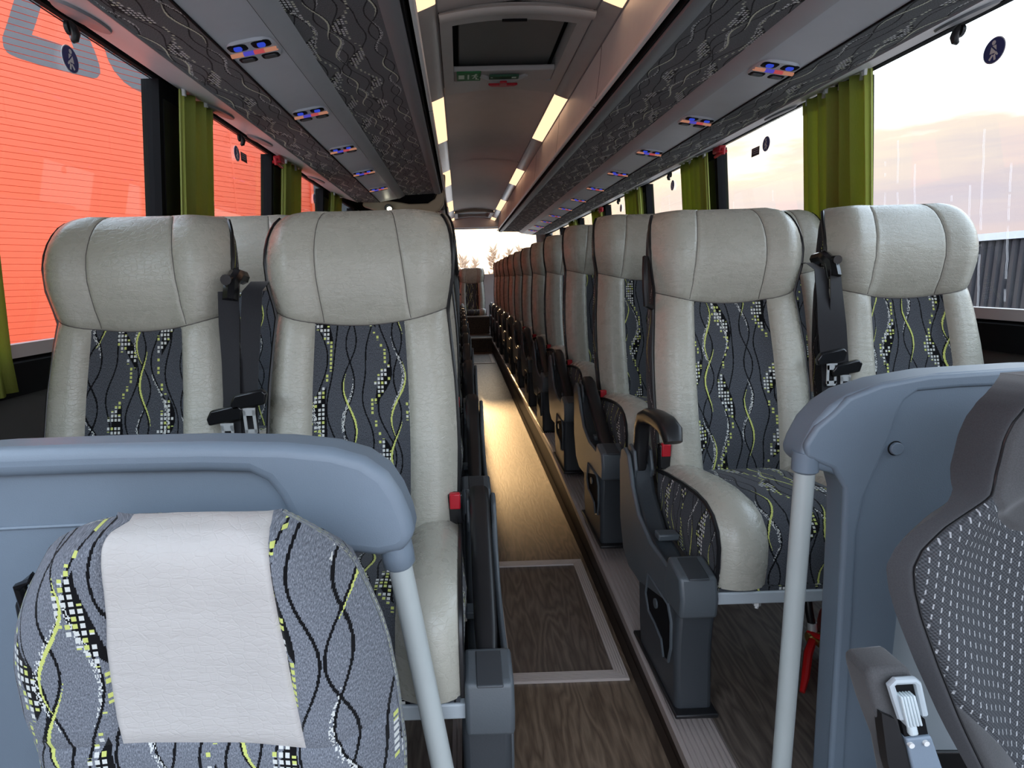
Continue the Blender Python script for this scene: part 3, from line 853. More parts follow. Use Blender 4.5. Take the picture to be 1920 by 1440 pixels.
# olive end piece with spot lamp at the end of the left rack
t = thing('rack_end_piece', 'olive moulded end piece with dark opening and spot lamp closing the left rack', 'panel', (C0, 5.08, 0))
ends = [(-0.345, 1.93), (-0.352, 1.80), (-0.365, 1.70), (-0.40, 1.645), (-0.46, 1.615), (-0.60, 1.60), (-0.78, 1.60), (-0.90, 1.64), (-1.05, 1.69), (-1.05, 1.72), (-0.90, 1.73), (-0.80, 1.725), (-0.735, 1.715), (-0.66, 1.70), (-0.50, 1.70), (-0.44, 1.735), (-0.41, 1.79), (-0.385, 1.85), (-0.375, 1.93)]
b = MB(); b.prism(ends, 0.02, 0.11, 'y'); b.build('moulding', MAT['tan'], t, bevel=0.012, seg=3)
b = MB(); b.prism([(-0.40, 1.84), (-0.37, 1.93), (-0.40, 1.98), (-0.80, 1.85), (-0.82, 1.70), (-0.50, 1.68)], 0.10, 0.115, 'y'); b.build('dark_opening', MAT['rubber'], t)
b = MB(); b.disc((-0.83, 0.005, 1.665), 0.034, 'y', 0.035, 20); q = b.build('lamp_ring', MAT['char'], t, bevel=0.004)
b = MB(); b.disc((-0.822, -0.016, 1.658), 0.02, 'y', 0.008, 16, 0.8); b.build('spot_lamp', MAT['litcold'], q)

# service units under the racks
def service_unit(s, y, label):
    d = 0.818; z = 1.7245
    t = thing('service_unit', label, 'reading light', (C0 + s * d, y, z), 'reading light and air units under the racks')
    sl = -(1.713 - 1.737) / 0.149     # underside falls outward
    def Z(x, h): return -sl * (x * s) - h
    def slab(x0, x1, y0, y1, h0, h1, nm, mt, par, bv=0.003):
        b = MB(); pts = rounded_rect(x1 - x0, y1 - y0, min(x1 - x0, y1 - y0) * 0.3, 3)
        k = len(b.v); n = len(pts); cx, cy = (x0 + x1) / 2, (y0 + y1) / 2
        lo = [(cx + a, cy + c, Z(cx + a, h0)) for a, c in pts]; hi = [(cx + a * 0.94, cy + c * 0.94, Z(cx + a * 0.94, h1)) for a, c in pts]
        b.v += lo + hi; b.face(range(n)); b.face(range(2 * n - 1, n - 1, -1))
        for i in range(n): b.face((i, (i + 1) % n, n + (i + 1) % n, n + i))
        return b.build(nm, mt, par, smooth=50)
    slab(-0.066, 0.066, -0.075, 0.075, 0.0, 0.007, 'housing', MAT['service'], t)
    for x in (-0.033, 0.033):
        w_ = slab(x - 0.027, x + 0.027, -0.066, -0.022, 0.0065, 0.0078, 'lamp_recess', MAT['rubber'], t)
        slab(x - 0.011, x + 0.011, -0.055, -0.033, 0.0075, 0.012, 'blue_lamp', MAT['led_bb'], w_)
        v_ = slab(x - 0.026, x + 0.026, 0.022, 0.060, 0.0065, 0.0078, 'vent_recess', MAT['rubber'], t)
        slab(x - 0.018, x + 0.018, 0.030, 0.052, 0.0075, 0.011, 'vent_nozzle', MAT['char'], v_)
    order = (('led_o', -0.066, -0.03), ('led_b', -0.03, 0.0), ('led_r', 0.0, 0.03), ('led_o', 0.03, 0.066))
    for nm, a, e in order:
        b = MB(); b.grid(lambda x, q: (x, -0.004 + 0.010 * math.cos(q), Z(x, 0.007 + 0.007 * math.sin(q))), [a, e], lin(0, math.pi, 6)); b.build('light_bar', MAT[nm], t)
    return t
ORD = ['first', 'second', 'third', 'fourth', 'fifth', 'sixth', 'seventh', 'eighth', 'ninth', 'tenth', 'eleventh', 'twelfth', 'thirteenth', 'fourteenth']
for i in range(5): service_unit(-1, 1.82 + 0.648 * i, '%s reading-light unit from the front under the left rack' % ORD[i])
for i in range(11): service_unit(1, 2.085 + 0.648 * i, '%s reading-light unit from the front under the right rack' % ORD[i])
# loudspeaker covers in the trim above the windows
def speaker(s, y, label):
    d0, z0_ = 1.205, 1.752
    t = thing('speaker_grille', label, 'speaker', (C0 + s * d0, y, z0_), 'oval speaker grilles above the windows')
    b = MB(); pts = [(0.052 * math.cos(a), 0.088 * math.sin(a)) for a in lin(0, 2 * math.pi, 24)[:-1]]
    sl = 0.34
    k = 24; b.v += [(p, q, sl * p * s - 0.0035) for p, q in pts] + [(p * 1.06, q * 1.06, sl * p * 1.06 * s + 0.004) for p, q in pts]
    b.face(range(k)); 
    for i in range(k): b.face((i, (i + 1) % k, k + (i + 1) % k, k + i))
    b.build('grille', MAT['rail'], t, smooth=50)
for y, wd in ((1.66, 'first'), (2.52, 'second'), (3.02, 'third'), (4.15, 'fourth')): speaker(-1, y, '%s oval speaker grille from the front above the left windows' % wd)
for y, wd in ((1.78, 'first'), (2.75, 'second'), (3.55, 'third'), (4.75, 'fourth')): speaker(1, y, '%s oval speaker grille from the front above the right windows' % wd)

# ---------------------------------------------------------------- passenger seats
HW = [(.38, .200), (.50, .212), (.62, .217), (.74, .214), (.84, .205), (.905, .199), (.935, .202), (.98, .211), (1.03, .2145), (1.06, .2135), (1.085, .2105), (1.105, .206), (1.122, .199), (1.134, .191), (1.142, .180), (1.146, .160)]
YF = [(.38, -.165), (.50, -.138), (.65, -.100), (.80, -.058), (.88, -.034), (.905, -.030), (.94, -.037), (1.0, -.040), (1.05, -.030), (1.09, -.010), (1.12, .012), (1.138, .035), (1.146, .052)]
TH = [(.38, .15), (.65, .15), (.88, .135), (1.0, .125), (1.08, .095), (1.12, .06), (1.146, .03)]
def seam(u): return 0.885 + 0.034 * u * u
def bump_u(u, z):
    a = abs(u)
    body = 0.016 - 0.030 * sstep(.40, .62, a) + .055 * max(0, (a - .74) / .26) ** 2.2
    head = 0.004 - 0.014 * sstep(.35, .75, a) + .060 * max(0, (a - .66) / .34) ** 2.3
    k = sstep(.86, .93, z)
    return body * (1 - k) + head * k
def S(u, z, push=0.0):
    return (tab(HW, z) * u, tab(YF, z) + bump_u(u, z) + push, z)
US = .505                                  # where the cloth panel meets the leather
def headseam(z, s=1):              # the seam on the aisle side slants outward going down
    t = (1.146 - z) / .26
    return .42 + .18 * t ** 1.5 if s > 0 else .45 - .04 * t


def make_seat(side, aisle, arm_up=False):
    """side: +1 when the aisle lies on the seat's +x side, -1 on its -x side"""
    t = thing('coach_seat', '', 'seat')
    zb = .40
    # headrest with two stitched seams
    us = sorted(lin(-1, 1, 40) + [x + d for x in (-.5, .5) for d in (-.022, -.011, .0001, .011, .022)])
    zz = lin(0, 1, 9) + [1 + .0]; vs = [0, .012, .03, .08, .18, .3, .42, .54, .65, .74, .81, .865, .91, .945, .972, .988, 1.0]
    def warp(k, z):                       # grid columns run along the stitched seams
        lo, hi = -abs(headseam(z, -side)), abs(headseam(z, side))
        return float(np.interp(k, [-1, -.5, .5, 1], [-1, lo, hi, 1]))
    def hz(u, v): return seam(u) + (1.146 - seam(u)) * v
    def hfn(k, v):
        u = warp(k, hz(k, v)); z = hz(u, v)
        g = .0038 * math.exp(-((abs(k) - .5) / .014) ** 2)
        g = max(g, .006 * math.exp(-(v / .02) ** 2))
        return S(u, z, g)
    b = MB(); b.grid(hfn, us, vs); b.build('headrest', MAT['leather'], t, smooth=75)
    for s_ in (-1, 1):
        b = MB(); b.tube([(lambda p: (p[0], p[1] - .0006, p[2]))(hfn(s_ * .5001, v)) for v in vs[1:-1]], .0009, 5)
        b.build('headrest_seam', MAT['seam'], t)
    b = MB(); b.tube([(lambda p: (p[0], p[1] + .0005, p[2]))(S(u, seam(u), .0045)) for u in lin(-.98, .98, 24)], .0014, 5); b.build('neck_seam', MAT['seam'], t)
    # lower back: two leather bolsters and the cloth panel
    def bz(u, v): return zb + (seam(u) - zb) * v
    vb = [0, .1, .2, .3, .4, .5, .6, .7, .8, .88, .94, .975, .99, 1.0]
    def bfn(u, v):
        z = bz(u, v); g = max(.005 * math.exp(-((abs(u) - US) / .02) ** 2), .006 * math.exp(-((v - 1) / .012) ** 2))
        return S(u, z, g)
    uvf = lambda u, v: (tab(HW, .7) * u, bz(u, v))
    for lo, hi in ((-1, -US), (US, 1)):
        b = MB(); b.grid(bfn, sorted(set(lin(lo, hi, 10) + [lo + .02 if lo > 0 else hi - .02])), vb, uvf); b.build('back_bolster', MAT['leather'], t, smooth=75)
    def crease(u, v):
        p = bfn(u, v); return (p[0], p[1] + .0022 * math.exp(-((v - .46) / .012) ** 2), p[2])
    b = MB(); b.grid(crease, sorted(set(lin(-US, US, 12) + [-US + .02, US - .02])), sorted(set(vb + [.44, .45, .46, .47, .48])), uvf); b.build('back_panel', MAT['fab'], t, smooth=75)
    # cover round the sides and the back
    zs = [.38, .45, .55, .65, .75, .84, .905, .935, .98, 1.03, 1.06, 1.085, 1.105, 1.122, 1.134, 1.142, 1.146]
    b = MB()
    def ring(z):
        hw = tab(HW, z); yf = tab(YF, z) + bump_u(1, z); yb = tab(YF, z) + tab(TH, z)
        dp = max(yb - yf, .004)
        L_ = [(-hw, yf), (-hw * 1.005, yf + dp * .3), (-hw * .995, yf + dp * .65), (-hw * .96, yf + dp * .9), (-hw * .86, yb + .002), (-hw * .4, yb + .008)]
        return [(x, y, z) for x, y in L_] + [(-x, y, z) for x, y in reversed(L_)]
    R = [ring(z) for z in zs]
    n = len(R[0]); k = len(b.v)
    for r in R: b.v += r
    per = [0]
    for i in range(1, n): per.append(per[-1] + math.dist(R[5][i], R[5][i - 1]))
    for j in range(len(R) - 1):
        for i in range(n - 1):
            b.face((k + j * n + i, k + j * n + i + 1, k + (j + 1) * n + i + 1, k + (j + 1) * n + i), [(per[i], zs[j]), (per[i + 1], zs[j]), (per[i + 1], zs[j + 1]), (per[i], zs[j + 1])])
    b.poly(R[-1]); b.build('back_cover', MAT['fab_side'], t, smooth=60)
    for s_ in (-1, 1):
        b = MB(); b.tube([(s_ * (tab(HW, z) + .001), tab(YF, z) + bump_u(1, z) - .001, z) for z in zs[:-2]], .0048, 6)
        b.build('back_piping', MAT['pipe'], t)
    # cushion
    PT = [(-.10, .440), (-.18, .455), (-.28, .468), (-.36, .474), (-.42, .470), (-.462, .455), (-.49, .428), (-.503, .395), (-.505, .35), (-.498, .298)]
    nrm = []
    for i in range(len(PT)):
        a, c = PT[max(i - 1, 0)], PT[min(i + 1, len(PT) - 1)]; d = (c[0] - a[0], c[1] - a[1]); L = math.hypot(*d); nrm.append((d[1] / L, -d[0] / L))
    Ls = [0]
    for a, c in zip(PT, PT[1:]): Ls.append(Ls[-1] + math.hypot(a[0] - c[0], a[1] - c[1]))
    def cf(x, i):
        i = int(i); a = abs(x) / .213
        h = -.006 + .020 * sstep(.45, .72, a) - .022 * max(0, (a - .8) / .2) ** 2 - .006 * math.exp(-((a - .5) / .03) ** 2)
        nx, nz = nrm[i]
        return (x, PT[i][0] - abs(nx) * h if i > 3 else PT[i][0], PT[i][1] + max(nz, .0) * h if nz > 0 else PT[i][1] + abs(nz) * h)
    cu = lambda x, i: (x, Ls[int(i)])
    ii = list(range(len(PT)))
    for lo, hi in ((-.213, -.1065), (.1065, .213)):
        b = MB(); b.grid(cf, lin(lo, hi, 9), ii, cu); b.build('cushion_bolster', MAT['leather'], t, smooth=75)
    b = MB(); b.grid(cf, lin(-.1065, .1065, 10), ii, cu); b.build('cushion_panel', MAT['fab'], t, smooth=75)
    b = MB()
    for s_ in (-1, 1):
        base = [(p[0], p[1] - .016 if q < 7 else p[1]) for q, p in enumerate(PT)]
        ring_ = [(s_ * .213, p[0], p[1]) for p in base] + [(s_ * .213, -.10, .298)]
        cx = (s_ * .226, -.30, .385)
        for q in range(len(ring_)):
            b.poly([ring_[q], ring_[(q + 1) % len(ring_)], cx])
    b.box((-.21, -.497, .285), (.21, -.08, .300))
    b.build('cushion_side', MAT['fab_side'], t, smooth=60)
    for s_ in (-1, 1):
        b = MB(); b.tube([(s_ * .2145, cf(.213, i)[1] - .001, cf(.213, i)[2]) for i in ii], .005, 6)
        b.build('cushion_piping', MAT['pipe'], t)
    b = MB(); b.box((-.222, -.16, .255), (.222, -.12, .287)); b.build('seat_rail', MAT['pale'], t, bevel=.003)
    b = MB(); b.box((-.222, -.502, .262), (.222, -.470, .290)); fr = b.build('seat_rail', MAT['pale'], t, bevel=.003)
    for x in (-.12, .10):
        b = MB(); b.tube([(x, -.485, .262), (x, -.485, .250)], .009, 6); b.tube([(x, -.485, .252), (x, -.485, .243)], .005, 6); b.build('rail_bolt', MAT['steel'], fr, smooth=20)
    # belt on the side towards the other seat of the pair
    q = -side if aisle else side; bx = q * .226
    if not aisle:
      b = MB(); b.tube([(bx, .04, 1.00), (bx, .0, 1.005), (bx + q * .004, -.045, .985), (bx + q * .004, -.06, .95)], .017, 8); an = b.build('belt_guide', MAT['black_gloss'], t)
      b = MB(); b.disc((bx, -.052, .995), .012, 'y', .02, 12); b.build('belt_guide_bolt', MAT['black_gloss'], an)
    tw = ([(bx - q * .01, .06, .985, 40), (bx - q * .004, -.01, .99, 35)] if aisle else []) + [(bx, -.055, .97, 25), (bx + q * .003, -.075, .90, 15), (bx + q * .006, -.095, .82, -10), (bx + q * .008, -.115, .74, -15), (bx + q * .008, -.125, .70, -10), (bx + q * .006, -.14, .60, 0), (bx + q * .004, -.15, .46, 0)]
    b = MB(); k = 0
    for x, y, z, a in tw:
        c_, s2 = math.cos(rad(a)) * .021, math.sin(rad(a)) * .021
        b.v += [(x - c_, y - s2, z), (x + c_, y + s2, z), (x + c_, y + s2 + .002, z), (x - c_, y - s2 + .002, z)]
    for j in range(len(tw) - 1):
        for i in range(4):
            b.face((4 * j + i, 4 * j + (i + 1) % 4, 4 * j + 4 + (i + 1) % 4, 4 * j + 4 + i))
    b.build('belt_strap', MAT['belt'], t, smooth=60)
    dz = .02 if aisle else -.012
    b = MB(); b.prism([(bx - .036, .700 + dz), (bx + .034, .712 + dz), (bx + .040, .735 + dz), (bx + .030, .745 + dz), (bx - .030, .733 + dz), (bx - .040, .715 + dz)], -.142, -.126, 'y'); tg = b.build('belt_tongue', MAT['black_gloss'], t, bevel=.004)
    b = MB(); ex = bx + q * .002
    for p in ([(ex - .013, .70 + dz), (ex - .007, .70 + dz), (ex - .005, .65 + dz), (ex - .011, .65 + dz)], [(ex + .007, .70 + dz), (ex + .013, .70 + dz), (ex + .015, .65 + dz), (ex + .009, .65 + dz)], [(ex - .011, .658 + dz), (ex + .015, .658 + dz), (ex + .013, .645 + dz), (ex - .009, .645 + dz)], [(ex - .014, .705 + dz), (ex + .014, .705 + dz), (ex + .013, .688 + dz), (ex - .012, .688 + dz)]):
        b.prism(p, -.139, -.136, 'y')
    b.build('belt_latch_plate', MAT['steel'], tg, smooth=20)
    # red buckle beside the cushion
    if aisle:
        bxx = side * .205
        bz_ = -.048 if side < 0 and not arm_up else 0
        b = MB(); b.box((bxx - .016, -.135, .445), (bxx + .016, -.110, .515 + bz_)); bk = b.build('belt_buckle', MAT['black_gloss'], t, bevel=.004)
        b = MB(); b.box((bxx - .012, -.141, .482 + bz_), (bxx + .012, -.124, .518 + bz_)); b.build('red_release_button', MAT['red'], bk, bevel=.003)
    if aisle:
        a = side                              # the aisle side
        X = lambda d: a * d
        xs = sorted((X(.262), X(.224)))
        # side plate and trough of the armrest carrier
        plate = [(-.015, .44), (-.03, .475), (-.06, .49), (-.095, .478), (-.14, .40), (-.20, .345), (-.30, .315), (-.42, .315), (-.50, .31), (-.505, .25), (-.42, .225), (-.32, .195), (-.22, .165), (-.13, .16), (-.07, .185), (-.03, .27)]
        x2 = sorted((X(.298), X(.286)))
        b = MB(); b.prism(plate, x2[0], x2[1], 'x'); b.build('armrest_carrier', MAT['shell'], t, bevel=.005, seg=2)
        tro = [(-.03, .43), (-.085, .455), (-.13, .38), (-.22, .315), (-.42, .275), (-.46, .245), (-.32, .205), (-.20, .18), (-.09, .20), (-.05, .28)]
        x3 = sorted((X(.287), X(.225)))
        b = MB(); b.prism(tro, x3[0], x3[1], 'x'); b.build('carrier_trough', MAT['char'], t, bevel=.012, seg=3)
        b = MB(); x4 = sorted((X(.300), X(.218))); b.prism([(-.515, .238), (-.52, .285), (-.505, .330), (-.43, .345), (-.41, .262), (-.44, .235)], x4[0], x4[1], 'x'); bl = b.build('armrest_stop', MAT['shell'], t, bevel=.008, seg=3)
        b = MB(); x5 = sorted((X(.282), X(.238))); b.prism([(-.5135, .327), (-.5115, .331), (-.44, .3445), (-.44, .341)], x5[0], x5[1], 'x'); b.build('stop_button', MAT['char'], bl, bevel=.002)
        for xx in (.283, .238):
            b = MB(); x6 = sorted((X(xx), X(xx - .009))); b.prism([(-.03, .40), (-.03, .47), (-.06, .50), (-.10, .49), (-.12, .44), (-.10, .40)], x6[0], x6[1], 'x'); b.build('pivot_cheek', MAT['shell'], t, bevel=.003)
        if arm_up: pa = [(-.085, .43), (-.088, .50), (-.095, .555), (-.118, .588), (-.16, .604), (-.22, .610), (-.28, .610), (-.318, .600), (-.330, .578)]; wsc = [.8, .95, 1, 1.05, 1.1, 1.15, 1.2, 1.2, 1.0]
        else: pa = [(-.055, .43), (-.070, .475), (-.098, .500), (-.14, .492), (-.21, .450), (-.30, .395), (-.38, .345), (-.43, .318)]; wsc = [.8, 1, 1.1, 1.1, 1.1, 1.1, 1.05, .85]
        sec = rounded_rect(.040, .036, .012, 3)
        b = MB(); b.tube([(X(.259), y, z) for y, z in pa], wsc, m=0, sec=[(p[0], p[1]) for p in sec], up=(0, 0, 1) if not arm_up else (0, 1, 0)); b.build('armrest', MAT['black'], t, smooth=50)
        b = MB(); x7 = sorted((X(.275), X(.222))); b.box((x7[0], -.30, .315), (x7[1], -.265, .332)); b.build('recline_lever', MAT['shell'], t, bevel=.004)
        # pedestal with moulded pocket
        px = sorted((X(.296), X(.212)))
        ped = [(-.50, .0), (-.24, .0), (-.225, .06), (-.20, .255), (-.495, .255), (-.488, .15)]
        b = MB(); b.prism(ped, px[0], px[1], 'x'); pd = b.build('pedestal', MAT['char'], t, bevel=.012, seg=3)
        pk = [(-.30, .23), (-.44, .23), (-.462, .20), (-.466, .14), (-.452, .095), (-.425, .085), (-.405, .12), (-.36, .13), (-.31, .135), (-.285, .17)]
        b = MB(); x8 = X(.2975); b.tube([(x8, y, z) for y, z in pk] + [(x8, *pk[0])], .004, 6); b.build('pocket_rim', MAT['shell'], pd)
        b = MB(); x9 = sorted((X(.2972), X(.290))); b.prism(pk, x9[0], x9[1], 'x'); b.build('pocket', MAT['rubber'], pd)
        b = MB(); b.disc((X(.299), -.36, .185), .012, 'x', .004, 14); b.build('pocket_screw', MAT['shell'], pd)
        b = MB(); x10 = sorted((X(.302), X(.206))); b.box((x10[0], -.52, .0), (x10[1], -.20, .010)); b.build('foot_plate', MAT['black'], pd, bevel=.003)
        # grab loop on the aisle shoulder
        gx = X(.228)
        b = MB() if arm_up else None
        if arm_up:
          b.tube([(X(.206), .03, 1.01), (gx, .015, 1.015), (X(.234), -.005, .98), (X(.234), -.012, .93), (gx, -.005, .885), (X(.204), .01, .875)], .0085, 8); b.build('grab_handle', MAT['black'], t)
    else:
        b = MB(); xw = sorted((-side * .20, -side * .388)); b.box((xw[0], -.40, .19), (xw[1], -.20, .262)); b.build('wall_bracket', MAT['char'], t, bevel=.006)
    return t


def seat_base(y, row): return {0: .09, 1: .152}.get(row, .175)
RX, RW, LX, LW = .750, 1.245, -.230, -.735
RY = [1.645 + .70 * k for k in range(12)]
LY = [1.355 + .70 * k for k in range(12)]
protos = {}
def place(kind, x, y, z, label, group):
    if kind not in protos:
        side, aisle, up = kind
        o = protos[kind] = make_seat(side, aisle, up)
        o.location = (x, y, z)
    else:
        o = copy_tree(protos[kind], loc=(x, y, z))
    o['label'] = label; o['group'] = group
    return o
GR = 'grey leather coach seats'
for k in range(12):
    zR = seat_base(RY[k], k); zL = seat_base(LY[k], k) - (.012 if k == 0 else 0)
    if k == 0:
        place((-1, True, True), RX, RY[k], zR, 'front aisle seat on the right with its armrest raised beside the aisle', GR)
        place((-1, False, False), RW, RY[k], zR, 'front window seat on the right, behind the right blue-grey partition', GR).rotation_euler = (0, 0, 0)
        place((1, True, False), LX, LY[k], zL, 'front aisle seat on the left behind the leaning handrail pole', GR)
        place((1, False, False), LW, LY[k], zL, 'front window seat on the left, its lower half behind the left partition', GR)
    else:
        place((-1, True, False), RX, RY[k], zR, '%s-row aisle seat right of the aisle, counted from the front' % ORD[k], GR)
        place((-1, False, False), RW, RY[k], zR, '%s-row window seat on the right, counted from the front' % ORD[k], GR)
        place((1, True, False), LX, LY[k], zL, '%s-row aisle seat left of the aisle, counted from the front' % ORD[k], GR)
        place((1, False, False), LW, LY[k], zL, '%s-row window seat on the left, counted from the front' % ORD[k], GR)
for x, lab in ((.20, 'middle seat of the rear bench facing down the aisle, below the rear window'),):
    place((-1, False, False), x, 9.98, .10, lab, GR)

# ---------------------------------------------------------------- left partition with pole, right partition with pole
def wpts(px, Y): return [(lambda p: (p[0], p[2]))(bp(x, y, Y=Y)) for x, y in px]
Yp = .80
t = thing('partition', 'left blue-grey moulded partition with rounded end and leaning handrail pole', 'partition', (-.5, Yp, 0))
def loc2(pts, ox): return [(x - ox, z) for x, z in pts]
rim = wpts([(-600, 878), (0, 833), (200, 826), (400, 822), (540, 824), (630, 833), (690, 850), (730, 878), (755, 915), (772, 955), (779, 985), (774, 1008), (755, 1022), (715, 1030), (660, 1024), (600, 1008), (565, 985), (548, 950), (532, 920), (510, 893), (478, 878), (400, 876), (200, 880), (0, 887), (-600, 922)], Yp)
b = MB(); b.prism(loc2(rim, -.5), -.030, .045, 'y'); b.build('moulded_rim', MAT['part'], t, bevel=.018, seg=4)
bk = wpts([(-600, 890), (0, 865), (400, 858), (560, 870), (640, 930), (650, 1000), (600, 1010), (585, 1060), (575, 1250), (575, 1900), (-600, 1900)], Yp)
b = MB(); b.prism(loc2(bk, -.5), -.006, .035, 'y'); b.build('inner_panel', MAT['part'], t, bevel=.006)
b = MB(); l0 = bp(0, 992, Y=Yp - .007); l1 = bp(560, 965, Y=Yp - .007)
b.tube([(l0[0] + .5 - .40, -.006, l0[2] - .010), (l0[0] + .5, -.006, l0[2]), (l1[0] + .5, -.006, l1[2])], .003, 6); b.build('moulded_crease', MAT['part'], t)
P0 = bp(742, 1020, Y=Yp); P1 = bp(830, 1440, Y=Yp)
dz = (P0[2] - plat_z(Yp)) / (P0[2] - P1[2])
Pb = (P0[0] + (P1[0] - P0[0]) * dz, P0[1], plat_z(Yp))
def rel(p, ox, oy): return (p[0] - ox, p[1] - oy, p[2])
b = MB(); b.tube([rel(P0, -.5, Yp), rel(Pb, -.5, Yp)], .0178, 16); b.build('handrail_pole', MAT['pole'], t)
d_ = (Vector(Pb) - Vector(P0)).normalized()
b = MB(); b.tube([rel(Vector(P0) - d_ * .02, -.5, Yp), rel(Vector(P0) + d_ * .012, -.5, Yp), rel(Vector(P0) + d_ * .030, -.5, Yp), rel(Vector(P0) + d_ * .036, -.5, Yp)], [.024, .0245, .0235, .018], 16); b.build('pole_socket', MAT['part'], t)
b = MB(); b.tube([rel((Pb[0] - d_.x * .02, Pb[1], Pb[2] + .02), -.5, Yp), rel(Pb, -.5, Yp)], [.024, .036], 16); b.build('pole_foot', MAT['black'], t)

Yq = .92
t = thing('partition', 'right blue-grey moulded partition with upright post, plug and pale handrail pole', 'partition', (.6, Yq, 0))
out = wpts([(2700, 664), (1920, 684), (1740, 695), (1640, 712), (1575, 733), (1540, 755), (1512, 785), (1492, 822), (1484, 845), (1490, 862), (1510, 872), (1540, 878), (1562, 890), (1570, 920), (1568, 1000), (1560, 1150), (1545, 1400), (1533, 1600), (1526, 1730),
            (1598, 1730), (1612, 1600), (1632, 1420), (1652, 1250), (1665, 1130), (1673, 1060), (1682, 1010), (1700, 982), (1730, 966), (1800, 958), (2700, 942)], Yq)
b = MB(); b.prism(loc2(out, .6), -.028, .035, 'y'); b.build('moulded_body', MAT['part'], t, bevel=.016, seg=4)
lip = wpts([(2700, 672), (1920, 692), (1740, 704), (1650, 721), (1590, 745), (1560, 775), (1530, 800), (1508, 835), (1512, 858), (1560, 878), (1582, 915), (1580, 1000), (1572, 1150), (1557, 1400), (1545, 1600), (1538, 1730), (1568, 1730), (1575, 1600), (1584, 1400), (1597, 1150), (1604, 1000), (1618, 930), (1645, 870), (1668, 815), (1682, 772), (1695, 750), (1719, 733), (1800, 726), (1920, 721), (2700, 702)], Yq - .03)
b = MB(); b.prism(loc2(lip, .6), -.034, -.020, 'y'); b.build('raised_lip', MAT['part'], t, bevel=.006, seg=4)
c = bp(1680, 841, Y=Yq - .03)
b = MB(); b.disc((c[0] - .6, -.030, c[2]), .0105, 'y', .008, 20); b.build('round_plug', MAT['part'], t, bevel=.001)
b = MB(); b.tube([(c[0] - .6 + .0112 * math.cos(a), -.0285, c[2] + .0112 * math.sin(a)) for a in lin(0, 2 * math.pi, 20)], .0012, 5); b.build('plug_groove', MAT['black'], t)
P0 = bp(1510, 868, Y=Yq - .012); P1 = bp(1465, 1440, Y=Yq - .012)
dz = (P0[2] - plat_z(Yq)) / (P0[2] - P1[2]); Pb = (P0[0] + (P1[0] - P0[0]) * dz, P0[1], plat_z(Yq))
b = MB(); b.tube([rel(P0, .6, Yq), rel(Pb, .6, Yq)], .0158, 16); b.build('handrail_pole', MAT['pole'], t)
b = MB(); b.tube([rel((P0[0], P0[1], P0[2] + .02), .6, Yq), rel((P0[0], P0[1], P0[2] - .012), .6, Yq), rel((P0[0], P0[1], P0[2] - .016), .6, Yq)], [.021, .0205, .016], 16); b.build('pole_socket', MAT['part'], t)
b = MB(); b.tube([rel((Pb[0], Pb[1], Pb[2] + .02), .6, Yq), rel(Pb, .6, Yq)], [.022, .034], 16); b.build('pole_foot', MAT['black'], t)
lo = wpts([(1625, 950), (2700, 920), (2700, 1390), (1640, 1405), (1560, 1405)], Yq + .05)
b = MB(); b.prism(loc2(lo, .6), .040, .06, 'y'); b.build('pale_lower_panel', MAT['pale'], t, bevel=.004)
lo = wpts([(1570, 1400), (2700, 1390), (2700, 1800), (1540, 1800)], Yq + .05)
b = MB(); b.prism(loc2(lo, .6), .035, .05, 'y'); b.build('dark_kick_panel', MAT['black'], t, bevel=.004)

# ---------------------------------------------------------------- front seats
def outline_seat(name, label, Yf, left, right, mats, parts, thick, px_bulge):
    pass
# guide seat: outline measured as left/right edge for a row of heights
Yg = .62
GL = [(1900, 95), (1440, 90), (1380, 82), (1330, 72), (1260, 45), (1190, 32), (1140, 36), (1090, 52), (1040, 78), (1010, 102), (985, 130), (966, 165), (954, 200), (946, 235)]
GRt = [(1900, 765), (1440, 762), (1380, 758), (1330, 752), (1260, 742), (1190, 728), (1140, 712), (1090, 690), (1040, 664), (1010, 645), (985, 622), (966, 598), (950, 570), (940, 545)]
rows = []
for (yl, xl), (yr, xr) in zip(GL, GRt):
    pl, pr_ = bp(xl + 15, yl, Y=Yg + .07), bp(xr, yr, Y=Yg + .07); rows.append((pl, pr_))
gl_org = ((rows[4][0][0] + rows[4][1][0]) / 2, Yg, 0)
t = thing('guide_seat', 'folding guide seat in the foreground with pale leather headrest patch on patterned cloth', 'seat', (gl_org[0], Yg, plat_z(Yg)))
GZ = plat_z(Yg); NR = len(rows)
zcs = [(a[2] + c[2]) / 2 for a, c in rows]
def grow(v):
    i = min(int(v), NR - 2); f = v - i
    a0, c0, a1, c1 = rows[i][0], rows[i][1], rows[i + 1][0], rows[i + 1][1]
    return [a0[k] + (a1[k] - a0[k]) * f for k in range(3)], [c0[k] + (c1[k] - c0[k]) * f for k in range(3)]
def gs(u, v, push=0.0):
    a, c = grow(v); f = (u + 1) / 2
    x = a[0] + (c[0] - a[0]) * f; z = a[2] + (c[2] - a[2]) * f
    au = abs(u)
    tp = max(0, (v - (NR - 6)) / 5)
    y = -.018 + .085 * (1 - .75 * tp) * max(0, (au - .62) / .38) ** 2.0 - .010 * sstep(.2, .7, au) + .040 * tp ** 2.2 + push
    if v < 2: y -= .02 * (2 - v)
    return (x - gl_org[0], y, z - GZ)
vv = lin(0, 1, 4)[:-1] + lin(1, NR - 1, 48)
VS_ = 3.45                                     # height of the cross seam
UL, UR = -.555, .36
def patch(u, v): return UL + .03 * ((v - VS_) / 9) ** 2 - .05 * max(0, 1 - (v - VS_) / 2) < u < UR + .14 * max(0, 1 - (v - VS_) / 8) and v > VS_
us = lin(-1, 1, 48)
guv = lambda u, v: (gs(u, v)[0], gs(u, v)[2])
